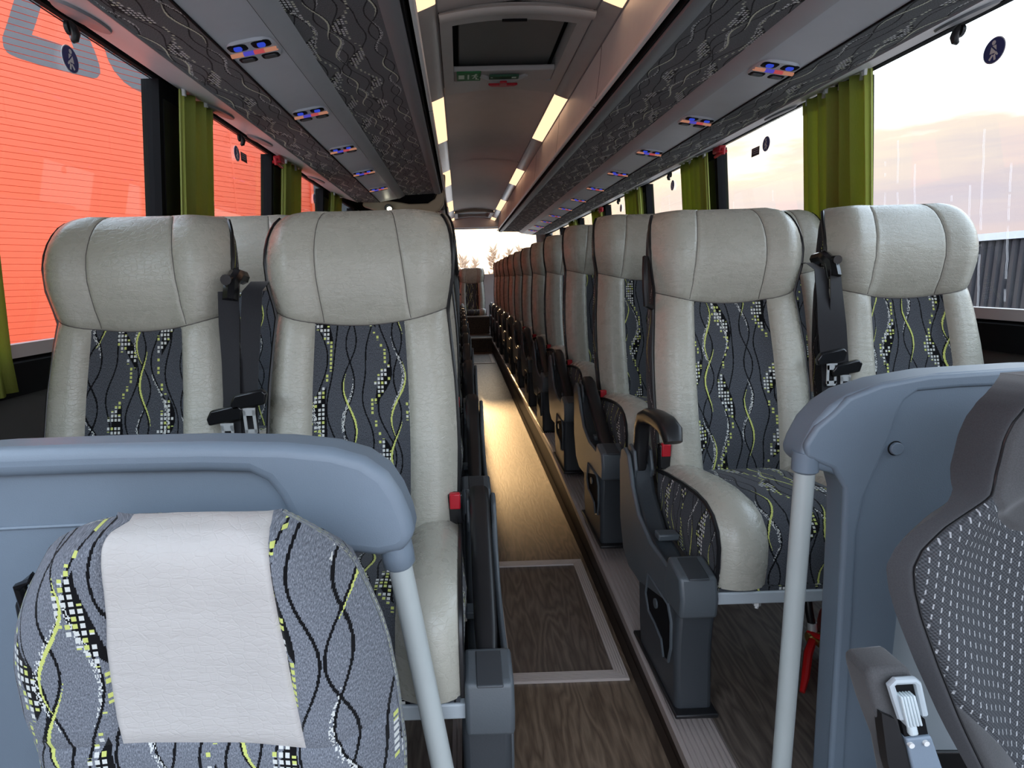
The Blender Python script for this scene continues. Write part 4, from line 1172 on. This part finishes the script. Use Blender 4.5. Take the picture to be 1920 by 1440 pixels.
def gpart(name, mat, ulo, uhi, vlo, vhi):
    """a cloth piece between two edge lines given as functions of v"""
    b = MB(); vs_ = lin(vlo, vhi, max(4, int((vhi - vlo) * 5))); n = 26
    if vhi == NR - 1: vs_ = vs_ + [NR - .5, NR]
    def fn(k, v):
        lo, hi = ulo(v), uhi(v); u = lo + (hi - lo) * k
        if v > NR - 1:
            p = gs(u, NR - 1); f = 2 * (v - NR + 1) if v < NR - .3 else 1
            yb = gs(-1, NR - 1)[1] + .0077
            return (p[0], p[1] + (yb - p[1]) * (.55 if v < NR - .3 else 1), p[2] + (.004 if v < NR - .3 else 0))
        g = .004 * (math.exp(-((v - VS_) / .06) ** 2))
        for e in (ulo(v), uhi(v)):
            if abs(e) < .95: g = max(g, .004 * math.exp(-((u - e) / .012) ** 2))
        return gs(u, v, g)
    def fu(k, v):
        u = ulo(v) + (uhi(v) - ulo(v)) * k; p = gs(u, v); return (p[0], p[2])
    ks = sorted(set(lin(0, 1, n) + [.015, .03, .97, .985])); b.grid(fn, ks, vs_, fu)
    return b.build(name, mat, t, smooth=75)
eL = lambda v: tab([(3.45, -0.333), (5, -0.318), (7, -0.336), (8, -0.376), (9, -0.426), (10, -0.492), (11, -0.591), (12, -0.696), (13, -0.759)], v)
eR = lambda v: tab([(3.45, 0.581), (5, 0.578), (7, 0.598), (8, 0.623), (9, 0.645), (10, 0.682), (11, 0.725), (12, 0.805), (13, 0.906)], v)
gpart('headrest_patch', MAT['leather_pale'], eL, eR, VS_, NR - 1)
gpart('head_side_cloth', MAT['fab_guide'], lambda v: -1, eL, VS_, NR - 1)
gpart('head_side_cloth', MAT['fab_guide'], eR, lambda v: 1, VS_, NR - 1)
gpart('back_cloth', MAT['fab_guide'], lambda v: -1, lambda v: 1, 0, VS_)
# its back shell and rolled edge
b = MB(); n = 12
ring = []
for v in vv:
    a = gs(-1, v); c = gs(1, v); tb = .055 * (1 - .86 * max(0, min(1, (v - NR + 6) / 5)))
    ring.append([a, (a[0] + .006, a[1] + tb * .6, a[2]), (a[0] + .03, a[1] + tb, a[2]), (c[0] - .03, c[1] + tb, c[2]), (c[0] - .006, c[1] + tb * .6, c[2]), c])
k = len(b.v)
for r in ring: b.v += r
for j in range(len(ring) - 1):
    for i in range(5): b.face((k + j * 6 + i, k + j * 6 + i + 1, k + j * 6 + 7 + i, k + j * 6 + 6 + i))
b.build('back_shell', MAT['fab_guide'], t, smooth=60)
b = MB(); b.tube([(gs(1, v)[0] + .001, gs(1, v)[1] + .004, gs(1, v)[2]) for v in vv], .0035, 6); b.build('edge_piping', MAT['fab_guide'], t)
za = plat_z(Yg)
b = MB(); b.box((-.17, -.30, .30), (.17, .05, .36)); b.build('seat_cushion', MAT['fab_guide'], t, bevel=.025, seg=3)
b = MB(); b.box((-.10, -.02, .0), (.10, .06, .31)); b.build('seat_column', MAT['black'], t, bevel=.01)
# belt reel and guide loop at its left
A = bp(20, 1150, Y=.66); B = bp(20, 1440, Y=.66)
t = thing('belt_reel', 'black belt guide and hanging belt at the left edge beside the guide seat', 'seat belt', (A[0], .70, plat_z(.7)))
zr = plat_z(.7)
b = MB(); b.tube([(-.012, .0, A[2] - zr - .02), (-.006, -.012, A[2] - zr + .02), (.012, -.016, A[2] - zr + .034), (.018, -.006, A[2] - zr + .010), (.010, .0, A[2] - zr - .024)], .0075, 8); b.build('belt_loop', MAT['black_gloss'], t)
b = MB(); b.box((-.035, .005, .0), (.030, .055, A[2] - zr - .01)); b.build('reel_column', MAT['black'], t, bevel=.008)
b = MB(); b.box((-.020, .000, .02), (.016, .0045, A[2] - zr - .015)); b.build('belt_strap', MAT['belt'], t)

# driver's seat
Yd = .64
DL = [(1900, 1870), (1440, 1800), (1330, 1744), (1230, 1704), (1150, 1678), (1100, 1664), (1060, 1660), (1025, 1678), (985, 1722), (955, 1770), (930, 1812), (905, 1830), (870, 1840), (830, 1850), (795, 1866), (765, 1890), (745, 1925), (730, 1965), (722, 2010)]
ctr = bp(1660, 1060, Y=Yd - .003)[0] + .265
t = thing('driver_seat', "driver's seat at the lower right corner in dark grey dotted cloth", 'seat', (ctr, Yd, plat_z(Yd)))
DZ = plat_z(Yd); DR = []
for y, x in DL:
    p = bp(x, y, Y=Yd - .003); DR.append((ctr - p[0], p[2] - DZ))
ND = len(DR)
def dhw(v):
    i = min(int(v), ND - 2); f = v - i; return DR[i][0] + (DR[i + 1][0] - DR[i][0]) * f, DR[i][1] + (DR[i + 1][1] - DR[i][1]) * f
def ds(u, v, push=0.0):
    hw, z = dhw(v); a = abs(u); body = 1 - sstep(8.5, 11.5, v)
    y = body * (.010 - .030 * sstep(.45, .80, a)) + (1 - body) * (-.02 * (1 - a)) + (.016 + .02 * (1 - body)) * max(0, (a - .84) / .16) ** 1.7 + .05 * max(0, (v - 14.5) / 3.5) ** 2 + push
    y += -.03 * max(0, 1 - v / 4)
    return (u * hw, y, z)
dv = lin(0, 1, 3)[:-1] + lin(1, ND - 1, 60)
EB = lambda v: .90 - (.05 * sstep(8.5, 10.5, v)) - .06 * sstep(13, 18, v)
def dpart(name, mat, f0, f1, vs_, n=14):
    b = MB()
    def fn(k, v):
        u = f0(v) + (f1(v) - f0(v)) * k; g = 0
        for e in (f0(v), f1(v)):
            if abs(e) < .97: g = max(g, .005 * math.exp(-((u - e) / .018) ** 2))
        return ds(u, v, g)
    def fu(k, v):
        u = f0(v) + (f1(v) - f0(v)) * k; p = ds(u, v); return (p[0], p[2])
    b.grid(fn, sorted(set(lin(0, 1, n) + [.02, .05, .95, .98])), vs_, fu); return b.build(name, mat, t, smooth=75)
vlow = [v for v in dv if v <= 10.0] + [10.0]; vhi = [10.0] + [v for v in dv if v > 10.0]
dpart('side_bolster', MAT['drv'], lambda v: -1, lambda v: -EB(v), dv)
dpart('side_bolster', MAT['drv'], EB, lambda v: 1, dv)
def dgrid(name, mat, lo, hi, nv, n=26):
    """cloth piece between two curved cross seams, lo(u) and hi(u)"""
    b = MB()
    def at(k, f):
        v = 0.0
        uu = -.9 + 1.8 * k
        v = lo(uu) + (hi(uu) - lo(uu)) * f
        e = EB(v); return (uu / .9 * e, v)
    def fn(k, f):
        u, v = at(k, f); g = .004 * math.exp(-(min(f, 1 - f) / .02) ** 2)
        for e in (-EB(v), EB(v)): g = max(g, .005 * math.exp(-((u - e) / .018) ** 2))
        return ds(u, v, g)
    def fu(k, f): p = ds(*at(k, f)); return (p[0], p[2])
    b.grid(fn, sorted(set(lin(0, 1, n) + [.015, .03, .97, .985])), sorted(set(lin(0, 1, nv) + [.01, .02, .04, .96, .98, .99])), fu); return b.build(name, mat, t, smooth=75)
vlo = lambda u: max(.55, 2.35 - 3.4 * (.9 - abs(u)))
vup = lambda u: max(7.2, 10.0 - 5.5 * (.9 - abs(u)))
dgrid('dotted_panel', MAT['dot'], vlo, vup, 36)
dgrid('lower_back_panel', MAT['drv2'], lambda u: 0.0, vlo, 8)
dgrid('headrest_panel', MAT['drv2'], vup, lambda u: ND - 1.0, 34)
b = MB()
for s_ in (-1, 1): b.tube([ds(s_ * EB(v), v, .0035) for v in dv if v < 17], .0012, 5)
b.build('stitched_seam', MAT['black'], t)
b = MB(); ring = []
for v in dv:
    a = ds(-1, v); c = ds(1, v); tb = .05 if v < ND - 5 else .05 * max(.2, 1 - (v - ND + 5) / 5)
    ring.append([a, (a[0] + .035, a[1] + tb * .6, a[2]), (a[0] + .08, a[1] + tb, a[2]), (c[0] - .08, c[1] + tb, c[2]), (c[0] - .035, c[1] + tb * .6, c[2]), c])
for r in ring: b.v += r
for j in range(len(ring) - 1):
    for i in range(5): b.face((j * 6 + i, j * 6 + i + 1, j * 6 + 7 + i, j * 6 + 6 + i))
b.poly([ds(u, ND - 1) for u in lin(-1, 1, 12)] + [ring[-1][3], ring[-1][2]])
b.build('back_shell', MAT['drv'], t, smooth=60)
b = MB(); b.box((-.24, -.30, .16), (.24, .02, .27)); b.build('seat_cushion', MAT['dot'], t, bevel=.03, seg=3)
b = MB(); b.box((-.15, -.24, .0), (.15, .0, .165)); b.build('seat_base', MAT['black'], t, bevel=.02)
# folded-up armrest with its pale lever, left of the backrest
Ya = .57
def ap(x, y, Y=Ya): p = bp(x, y, Y=Y); return (p[0] - ctr, p[2] - DZ)
fr = [ap(*q) for q in ((1640, 1278), (1652, 1270), (1712, 1264), (1724, 1270), (1732, 1290), (1742, 1345), (1770, 1440), (1850, 1700), (1735, 1700), (1690, 1440), (1660, 1360), (1643, 1300))]
b = MB(); b.prism(fr, Ya - Yd + .012, Ya - Yd + .055, 'y'); ar = b.build('armrest', MAT['drv2'], t, bevel=.006, seg=3)
b = MB(); b.prism([ap(*q) for q in ((1660, 1345), (1685, 1356), (1720, 1440), (1740, 1500), (1690, 1500), (1672, 1440))], Ya - Yd + .006, Ya - Yd + .02, 'y'); b.build('dark_side', MAT['black'], ar)
pth = [ap(*q, Y=Ya) for q in ((1694, 1350), (1684, 1320), (1674, 1288), (1682, 1281), (1718, 1279), (1724, 1284), (1737, 1343))]
b = MB(); b.tube([(x, Ya - Yd + .004, z) for x, z in pth], .0042, 8); b.build('lever_frame', MAT['pale'], ar)
b = MB(); b.prism([ap(*q) for q in ((1682, 1286), (1716, 1284), (1735, 1352), (1700, 1360))], Ya - Yd + .005, Ya - Yd + .012, 'y'); b.build('lever_well', MAT['rubber'], ar)
for i in range(5):
    f0, f1 = i / 5 + .01, (i + 1) / 5 - .02
    tl, tr, bl, br = ap(1684, 1303), ap(1713, 1301), ap(1697, 1361), ap(1727, 1357)
    L2 = lambda p, q, f: (p[0] + (q[0] - p[0]) * f, p[1] + (q[1] - p[1]) * f)
    b = MB(); b.prism([L2(tl, tr, f0), L2(tl, tr, f1), L2(bl, br, f1), L2(bl, br, f0)], Ya - Yd - .004, Ya - Yd + .008, 'y'); b.build('lever_rib', MAT['lever'], ar, bevel=.0012)
b = MB(); b.prism([ap(*q) for q in ((1705, 1358), (1721, 1357), (1727, 1382), (1709, 1385))], Ya - Yd + .001, Ya - Yd + .010, 'y'); b.build('lever_stem', MAT['lever'], ar, bevel=.003)
b = MB(); b.prism([ap(*q) for q in ((1697, 1362), (1742, 1356), (1748, 1384), (1704, 1390))], Ya - Yd + .006, Ya - Yd + .013, 'y'); b.build('stem_well', MAT['rubber'], ar)
b = MB(); b.prism([ap(*q) for q in ((1702, 1389), (1750, 1384), (1790, 1500), (1727, 1500))], Ya - Yd + .002, Ya - Yd + .014, 'y'); b.build('hinge_plate', MAT['part'], ar, bevel=.002)
for q in ((1709, 1398), (1737, 1394)):
    c = ap(*q); b = MB(); b.disc((c[0], Ya - Yd + .001, c[1]), .0032, 'y', .004, 14); b.build('hinge_screw', MAT['white'], ar)

# ---------------------------------------------------------------- fire extinguisher under the right front seats
Ye = 1.30
ze = plat_z(Ye); ev = bp(1530, 1195, Y=Ye); eh = bp(1504, 1298, Z=ze + .012); et = bp(1514, 1118, Y=Ye + .03)
ex0, hz_ = ev[0], ev[2] - ze
t = thing('fire_extinguisher', 'red fire extinguisher with brass valve and black hose lying under the right front seats', 'fire extinguisher', (ex0, Ye, ze))
b = MB(); b.tube([(.022, 0, hz_), (.034, 0, hz_), (.054, 0, hz_ - .004), (.30, 0, hz_ - .012), (.315, 0, hz_ - .012)], [.015, .042, hz_ - .006, hz_ - .014, .045], 20, up=(0, 1, 0)); b.build('cylinder', MAT['redx'], t)
b = MB(); b.tube([(-.022, 0, hz_), (.026, 0, hz_)], .012, 12, up=(0, 1, 0)); b.tube([(-.006, -.03, hz_), (-.006, .02, hz_)], .009, 10); b.build('valve', MAT['brass'], t)
h0 = Vector((-.016, -.012, hz_)); h1 = Vector((eh[0] - ex0, eh[1] - Ye, .012))
b = MB(); b.tube([tuple(h0), tuple(h0.lerp(h1, .3) + Vector((-.004, 0, .006))), tuple(h0.lerp(h1, .7)), tuple(h1)], [.009, .010, .009, .006], 8); b.build('lever_handle', MAT['redx'], t)
b = MB(); b.tube([(-.014, .010, hz_ + .008), (.004, -.03, hz_ + .012), (.010, -.05, hz_ + .002)], [.007, .008, .005], 8); b.build('carry_handle', MAT['redx'], t)
top = Vector((et[0] - ex0, et[1] - Ye, et[2] - ze))
b = MB(); b.tube([(-.006, .012, hz_ + .030), (-.012, .016, hz_ + .06), tuple(top), (top.x + .02, top.y + .03, top.z + .045), (.06, .06, top.z + .02), (.12, .07, hz_ + .03)], .0095, 10); b.build('hose', MAT['black'], t)
b = MB(); b.tube([(-.004, .010, hz_ + .012), (-.006, .012, hz_ + .034)], .0115, 10); b.build('hose_collar', MAT['steel'], t)

# ---------------------------------------------------------------- curtains
def curtain(s, y0, y1, folds, label, zlow=.84, seed=1, pale_edge=True, tilt=0.0):
    rnd = random.Random(seed)
    x0 = C0 + s * (wall_d(1.77) - .058)
    t = thing('curtain', label, 'curtain', (x0, (y0 + y1) / 2, zlow))
    L = y1 - y0; ph = [rnd.uniform(-.5, .5) for _ in range(folds + 2)]; am = [rnd.uniform(.6, 1.3) for _ in range(folds + 2)]
    H = 1.765 - zlow
    def fn(f, z):
        q = f * folds; i = int(q)
        wv2 = math.sin(q * 2 * math.pi + ph[min(i, folds)] * .4) * am[min(i, folds)]
        e = 1 + .25 * math.sin(z * 5 + f * 9 + seed) * (1 - z)
        zz_ = zlow + H * z
        x = C0 + s * (wall_d(zz_) - .054) - s * .027 * wv2 * e
        y = (y0 + y1) / 2 + (f - .5) * L * (1 + .05 * (1 - z)) + .006 * math.sin(q * 4 * math.pi + 1) + tilt * (1 - z)
        return (x - x0, y - (y0 + y1) / 2, zz_ - zlow)
    fs = lin(0, 1, folds * 12)
    b = MB(); zs_ = lin(0, .94, 10) + [.955, .97, 1.0]
    b.grid(fn, fs, zs_); o = b.build('drape', MAT['curtain'], t, smooth=80)
    so = o.modifiers.new('cloth', 'SOLIDIFY'); so.thickness = .0016
    b = MB(); b.grid(lambda f, z: (fn(f, z)[0] - s * .002, fn(f, z)[1], fn(f, z)[2]), fs, [.945, .955, .985, 1.0]); b.build('heading_tape', MAT['curtain'], t, smooth=80)
    if pale_edge:
        b = MB(); b.tube([(fn(.004, z)[0] - s * .003, fn(.004, z)[1] - .002, fn(.004, z)[2]) for z in zs_], .0028, 6); b.build('edge_piping', MAT['piping_green'], t)
    for i in range(folds + 2):
        p = fn((i + .3) / (folds + 2), 1.0)
        b = MB(); b.box((p[0] - .006, p[1] - .007, p[2] - .022), (p[0] + .006, p[1] + .007, p[2] + .012)); b.build('hook', MAT['white'], t, bevel=.002)
    b = MB(); b.box((s * .0 - .012, -L / 2 - .02, H + .012), (.012, L / 2 + .02, H + .022)); b.build('curtain_rail', MAT['trim'], t)
    return t
curtain(-1, .92, 1.36, 5, 'green curtain at the far left edge beside the front left window seat', .82, 3, tilt=.03)
curtain(-1, 2.27, 2.56, 4, 'largest green curtain on the left, behind the front left window seat', .84, 5)
curtain(-1, 3.52, 3.90, 5, 'second green curtain on the left, just past the red hammer', .84, 8)
curtain(-1, 4.80, 5.2, 5, 'third and smallest green curtain on the left', .84, 11)
curtain(1, 2.22, 2.64, 6, 'largest green curtain on the right, above the front window seat', .84, 14)
curtain(1, 3.62, 4.05, 6, 'second green curtain on the right, beyond the red hammer', .84, 17)
curtain(1, 4.92, 5.38, 6, 'third green curtain along the right windows', .84, 20)
curtain(1, 6.25, 6.72, 6, 'fourth green curtain along the right windows, far down the bus', .84, 23)
curtain(1, 7.6, 8.05, 6, 'fifth and farthest green curtain along the right windows', .84, 26)

# ---------------------------------------------------------------- hammers, hooks, stickers
def hammer(s, y, label):
    z = 1.735; x = C0 + s * 1.235
    t = thing('emergency_hammer', label, 'hammer', (x, y, z))
    b = MB(); b.box((-.020, -.045, -.012), (.020, .045, .022)); b.build('holder', MAT['red'], t, bevel=.006)
    b = MB(); b.tube([(0, -.05, -.018), (0, .05, -.024)], [.009, .008], 8); b.build('hammer_grip', MAT['red'], t)
    b = MB(); b.tube([(s * .002, -.052, -.03), (s * .002, -.052, .005)], .010, 8); b.tube([(s * .02, -.052, -.014), (-s * .024, -.052, -.014)], [.009, .004], 8); b.build('hammer_head', MAT['red'], t)
hammer(-1, 3.42, 'red emergency hammer above the second left window')
hammer(1, 3.44, 'red emergency hammer on the right, nearest the camera')
hammer(1, 6.25, 'red emergency hammer far down the right side')
def coat_hook(s, y, label):
    z = 1.738; x = C0 + s * (wall_d(z) - .016)
    t = thing('coat_hook', label, 'hook', (x, y, z))
    b = MB(); b.tube([(0, 0, .034), (-s * .010, 0, .022), (-s * .015, 0, .006), (-s * .011, 0, -.008), (-s * .003, 0, -.012)], [.010, .012, .012, .010, .006], 10); b.build('hook_body', MAT['black'], t)
    b = MB(); b.disc((0, 0, .022), .018, 'x', .010, 14); b.build('hook_base', MAT['black'], t)
coat_hook(-1, 1.74, 'black coat hook above the front left window')
coat_hook(-1, 2.98, 'black coat hook above the second left window')
coat_hook(1, 1.90, 'black coat hook above the front right window')
coat_hook(1, 4.36, 'black coat hook above the third right window')
coat_hook(1, 5.72, 'black coat hook above the fourth right window')
def belt_sticker(s, y, z, label):
    x = C0 + s * (wall_d(z) - .004 + .012)
    t = thing('belt_sticker', label, 'sticker', (x, y, z), 'round seat-belt stickers on the windows')
    i = -s
    b = MB(); b.disc((i * .004, 0, 0), .036, 'x', .0012, 28); b.build('white_border', MAT['white'], t)
    b = MB(); b.disc((i * .0050, 0, 0), .0335, 'x', .0012, 28); b.build('blue_disc', MAT['blue'], t)
    b = MB(); xa, xb_ = sorted((i * .0058, i * .0064))
    def q(pts): b.prism(pts, xa, xb_, 'x')
    b.disc((i * .0061, 0.002, .021), .0062, 'x', .0006, 12)
    q([(-.007, .013), (.008, .013), (.012, -.008), (-.010, -.008)])
    q([(-.010, -.006), (-.016, -.014), (-.013, -.017), (-.004, -.009)])
    q([(-.006, -.010), (-.010, -.027), (-.004, -.028), (.000, -.013)]); q([(.004, -.010), (.014, -.022), (.009, -.026), (.0, -.014)])
    b.build('seated_figure', MAT['white'], t, smooth=0)
    b = MB(); xa, xb_ = sorted((i * .0066, i * .0070)); b.prism([(.006, .014), (.009, .012), (-.009, -.006), (-.011, -.003)], xa, xb_, 'x'); b.build('belt_stripe', MAT['blue'], t, smooth=0)
belt_sticker(-1, 1.765, 1.69, 'round blue seat-belt sticker on the front left window')
belt_sticker(-1, 2.99, 1.69, 'round blue seat-belt sticker on the second left window')
belt_sticker(-1, 4.52, 1.68, 'round seat-belt sticker on the third left window')
belt_sticker(1, 1.80, 1.67, 'round seat-belt sticker on the front right window')
belt_sticker(1, 3.07, 1.69, 'round seat-belt sticker on the second right window')
belt_sticker(1, 4.38, 1.69, 'round seat-belt sticker on the third right window')
belt_sticker(1, 5.75, 1.69, 'round seat-belt sticker on the fourth right window')
def text_sticker(s, y, z, label):
    x = C0 + s * (wall_d(z) + .008)
    t = thing('text_sticker', label, 'sticker', (x, y, z)); i = -s
    b = MB(); xa, xb_ = sorted((i * .003, i * .0045)); b.prism([(-.040, -.021), (.040, -.021), (.040, .021), (-.040, .021)], xa, xb_, 'x'); b.build('black_label', MAT['black'], t, smooth=0)
    b = MB(); xa, xb_ = sorted((i * .0046, i * .0052))
    for r in range(3):
        yy = -.030
        while yy < .024:
            L_ = random.uniform(.006, .016); zz_ = .011 - r * .010; b.prism([(yy, zz_), (yy + L_, zz_), (yy + L_, zz_ + .0035), (yy, zz_ + .0035)], xa, xb_, 'x'); yy += L_ + .004
    b.build('printed_lines', MAT['trim'], t, smooth=0)
text_sticker(-1, 3.085, 1.69, 'small black text sticker on the second left window')
text_sticker(1, 3.18, 1.675, 'small dark text sticker on the second right window')

# ---------------------------------------------------------------- outside
b = MB(); b.grid(lambda x, y: (x, y, -1.3), [-150, -20, 0, 20, 150], [-80, 0, 40, 160]); struct(b.build('ground', MAT['ground']), 'grey yard outside the bus')
# orange clad hall at an angle on the left
ang = rad(34.0)
corner = bp(584, 400, Y=10.5)
bx_, by_ = corner[0], corner[1]
hall = thing('orange_hall', 'orange clad building with big grey letters outside the left windows', 'building', (bx_, by_, -1.3))
hall.rotation_euler = (0, 0, math.pi / 2 - ang - math.pi)     # local +x runs from the corner towards the front left
# planks
hx_dir = Vector((math.cos(hall.rotation_euler[2]), math.sin(hall.rotation_euler[2]), 0))
PH = .072; LEN = 16.0
mesh_p = MB().prism([(0, .001), (0, PH - .001), (.004, PH - .0035), (.004, .0035)], 0, LEN, 'x').mesh('plank', MAT['orange'], smooth=0)
b = MB(); b.box((0, -.30, 0), (LEN, -.002, 7.2)); b.build('backing_wall', plain('cladding_joint', (0.74, 0.116, 0.048), .6), hall, smooth=0)
sgn = -1
for i in range(100):
    o = bpy.data.objects.new('plank', mesh_p); COL.objects.link(o); o.parent = hall; o.location = (0, 0, i * PH)
b = MB(); b.box((-.06, -.31, 0), (.0, .03, 7.2)); b.build('corner_trim', MAT['orange'], hall, smooth=0)
def wall_hit(px, py):
    n = Vector((-hx_dir.y, hx_dir.x, 0)); d = Vector(M.T @ np.array([px - PPX, py - PPY, F_PX])); c0 = Vector((0, 0, CZ)); p0 = Vector((bx_, by_, 0))
    tt = (p0 - c0).dot(n) / d.dot(n); p = c0 + d * tt
    return ((p - p0).dot(hx_dir), p.z + 1.3)
def letter(outline, hole=None):
    """print scan-filled per plank so the joints stay open"""
    pts = [wall_hit(*q) for q in outline]; hp = [wall_hit(*q) for q in hole] if hole else []
    b = MB(); zmin, zmax = min(p[1] for p in pts), max(p[1] for p in pts)
    def spans(z):
        xs = []
        for P in (pts, hp):
            for a, c in zip(P, P[1:] + P[:1]):
                if (a[1] <= z) != (c[1] <= z): xs.append(a[0] + (c[0] - a[0]) * (z - a[1]) / (c[1] - a[1]))
        return sorted(xs)
    i = int(zmin / PH) - 1
    while i * PH < zmax:
        z0_, z1_ = i * PH + .0038, (i + 1) * PH - .0038
        for k in range(4):
            a, c = z0_ + (z1_ - z0_) * k / 4, z0_ + (z1_ - z0_) * (k + 1) / 4
            sa, sc_ = spans(a + 1e-4), spans(c - 1e-4)
            if len(sa) != len(sc_): sa = sc_ = spans((a + c) / 2)
            for q in range(0, len(sa) - 1, 2):
                b.poly([(sa[q], .0055, a), (sa[q + 1], .0055, a), (sc_[q + 1], .0055, c), (sc_[q], .0055, c)])
        i += 1
    return b.build('wall_letter', MAT['greyp'], hall, smooth=0)
q0, q1 = wall_hit(430, 245), wall_hit(440, 380)
b = MB(); b.box((q0[0] - .015, 0, 0), (q0[0] + .015, .006, 7.2)); b.build('joint_strip', MAT['orange'], hall, smooth=0)
letter([(40, -60), (26, 0), (14, 40), (4, 70), (6, 88), (14, 100), (28, 107), (60, 118), (100, 129), (140, 140), (172, 147), (182, 146), (188, 138), (186, 122), (178, 98), (164, 66), (150, 30), (135, -10), (120, -60)],
       [(96, -30), (76, 14), (68, 40), (59, 66), (100, 79), (138, 91), (128, 65), (115, 35), (100, 0)])
letter([(186, 60), (196, 92), (202, 112), (214, 134), (232, 154), (252, 168), (275, 177), (300, 178), (330, 176), (360, 165), (380, 140), (380, 40), (300, -20), (220, -20)])
# dark clad wall beyond the orange hall
wl2 = thing('dark_hall', 'dark grey clad building beyond the orange hall', 'building', (bx_ - 2.2, by_ + 3.0, -1.3))
mesh_d = MB().prism([(0, .004), (0, .23), (.02, .22), (.02, .014)], 0, 9.0, 'x').mesh('plank', MAT['slate'], smooth=0)
b = MB(); b.box((0, .025, 0), (9.0, .4, 8.0)); b.build('backing_wall', MAT['slate'], wl2, smooth=0)
for i in range(34):
    o = bpy.data.objects.new('plank', mesh_d); COL.objects.link(o); o.parent = wl2; o.location = (0, 0, i * .234)
wl2.rotation_euler = (0, 0, rad(62))
# dark fence with pale coping outside the right windows
fx = 6.2
fe = thing('corrugated_fence', 'dark ribbed fence with pale coping outside the right windows', 'fence', (fx, 0, -1.3))
mesh_f = MB().prism([(0, .02), (0, .075), (-.035, .095), (-.035, .155), (0, .175), (.01, .175), (.01, .02)], 0, 2.66, 'z').mesh('fence_rib', MAT['fence'], smooth=0)
mesh_f2 = MB()
mesh_f = MB().prism([(0, 0), (-.03, .018), (-.03, .060), (0, .078), (0, .10), (.012, .10), (.012, 0)], 0, 2.64, 'z').mesh('fence_rib', MAT['fence'], smooth=0)
for i in range(150):
    o = bpy.data.objects.new('fence_rib', mesh_f); COL.objects.link(o); o.parent = fe; o.location = (0, 1.0 + i * .10, 0)
b = MB(); b.box((-.06, .9, 2.64), (.05, 16.1, 2.72)); b.build('coping', MAT['coping'], fe, smooth=0)
# trees and a pale house behind the bus
def tree(x, y, h, seed, label):
    r = random.Random(seed)
    t = thing('tree', label, 'tree', (x, y, -1.3), 'bare hazy trees behind the bus')
    b = MB(); b.tube([(0, 0, 0), (0.05, 0, h * .5), (0, 0, h * .97)], [.14, .10, .02], 6); b.build('trunk', MAT['bark'], t)
    b = MB()
    for i in range(26):
        z = h * (.25 + .68 * i / 26); L_ = h * .20 * (1.05 - i / 26) * r.uniform(.7, 1.2); a = r.uniform(0, 6.28)
        p0 = Vector((0, 0, z)); p1 = p0 + Vector((math.cos(a) * L_, math.sin(a) * L_, L_ * .45))
        b.tube([tuple(p0), tuple(p0.lerp(p1, .5)), tuple(p1)], [.03, .03, .012], 5)
        for q in range(3):
            c = p0.lerp(p1, r.uniform(.35, 1)); e = c + Vector((r.uniform(-.5, .5), r.uniform(-.5, .5), r.uniform(.1, .7)))
            b.tube([tuple(c), tuple(c.lerp(e, .5)), tuple(e)], [.03, .09, .012], 5)
    b.build('branches', MAT['leaf'], t)
names = ['tall', 'slim', 'low', 'broad', 'leaning']
tx = [(-1.0, 52, 4.9), (.3, 50, 4.3), (1.5, 55, 4.2), (3.0, 52, 5.2), (4.2, 50, 4.7), (5.6, 54, 5.3), (7.2, 52, 4.4), (9.0, 54, 4.6)]
for i, (x, y, h) in enumerate(tx): tree(x, y, h, i + 3, '%s bare tree from the left seen through the rear window' % ORD[i])
hs = thing('pale_house', 'pale building at the left edge of the rear window', 'building', (-2.15, 40, -1.3))
b = MB(); b.box((-4.0, 0, 0), (1.45, 6, 6.0)); b.build('facade', MAT['render'], hs, smooth=0)
b = MB(); b.box((-4.1, -.15, 6.0), (1.6, 6.1, 6.15)); b.build('roof_edge', MAT['slate'], hs, smooth=0)
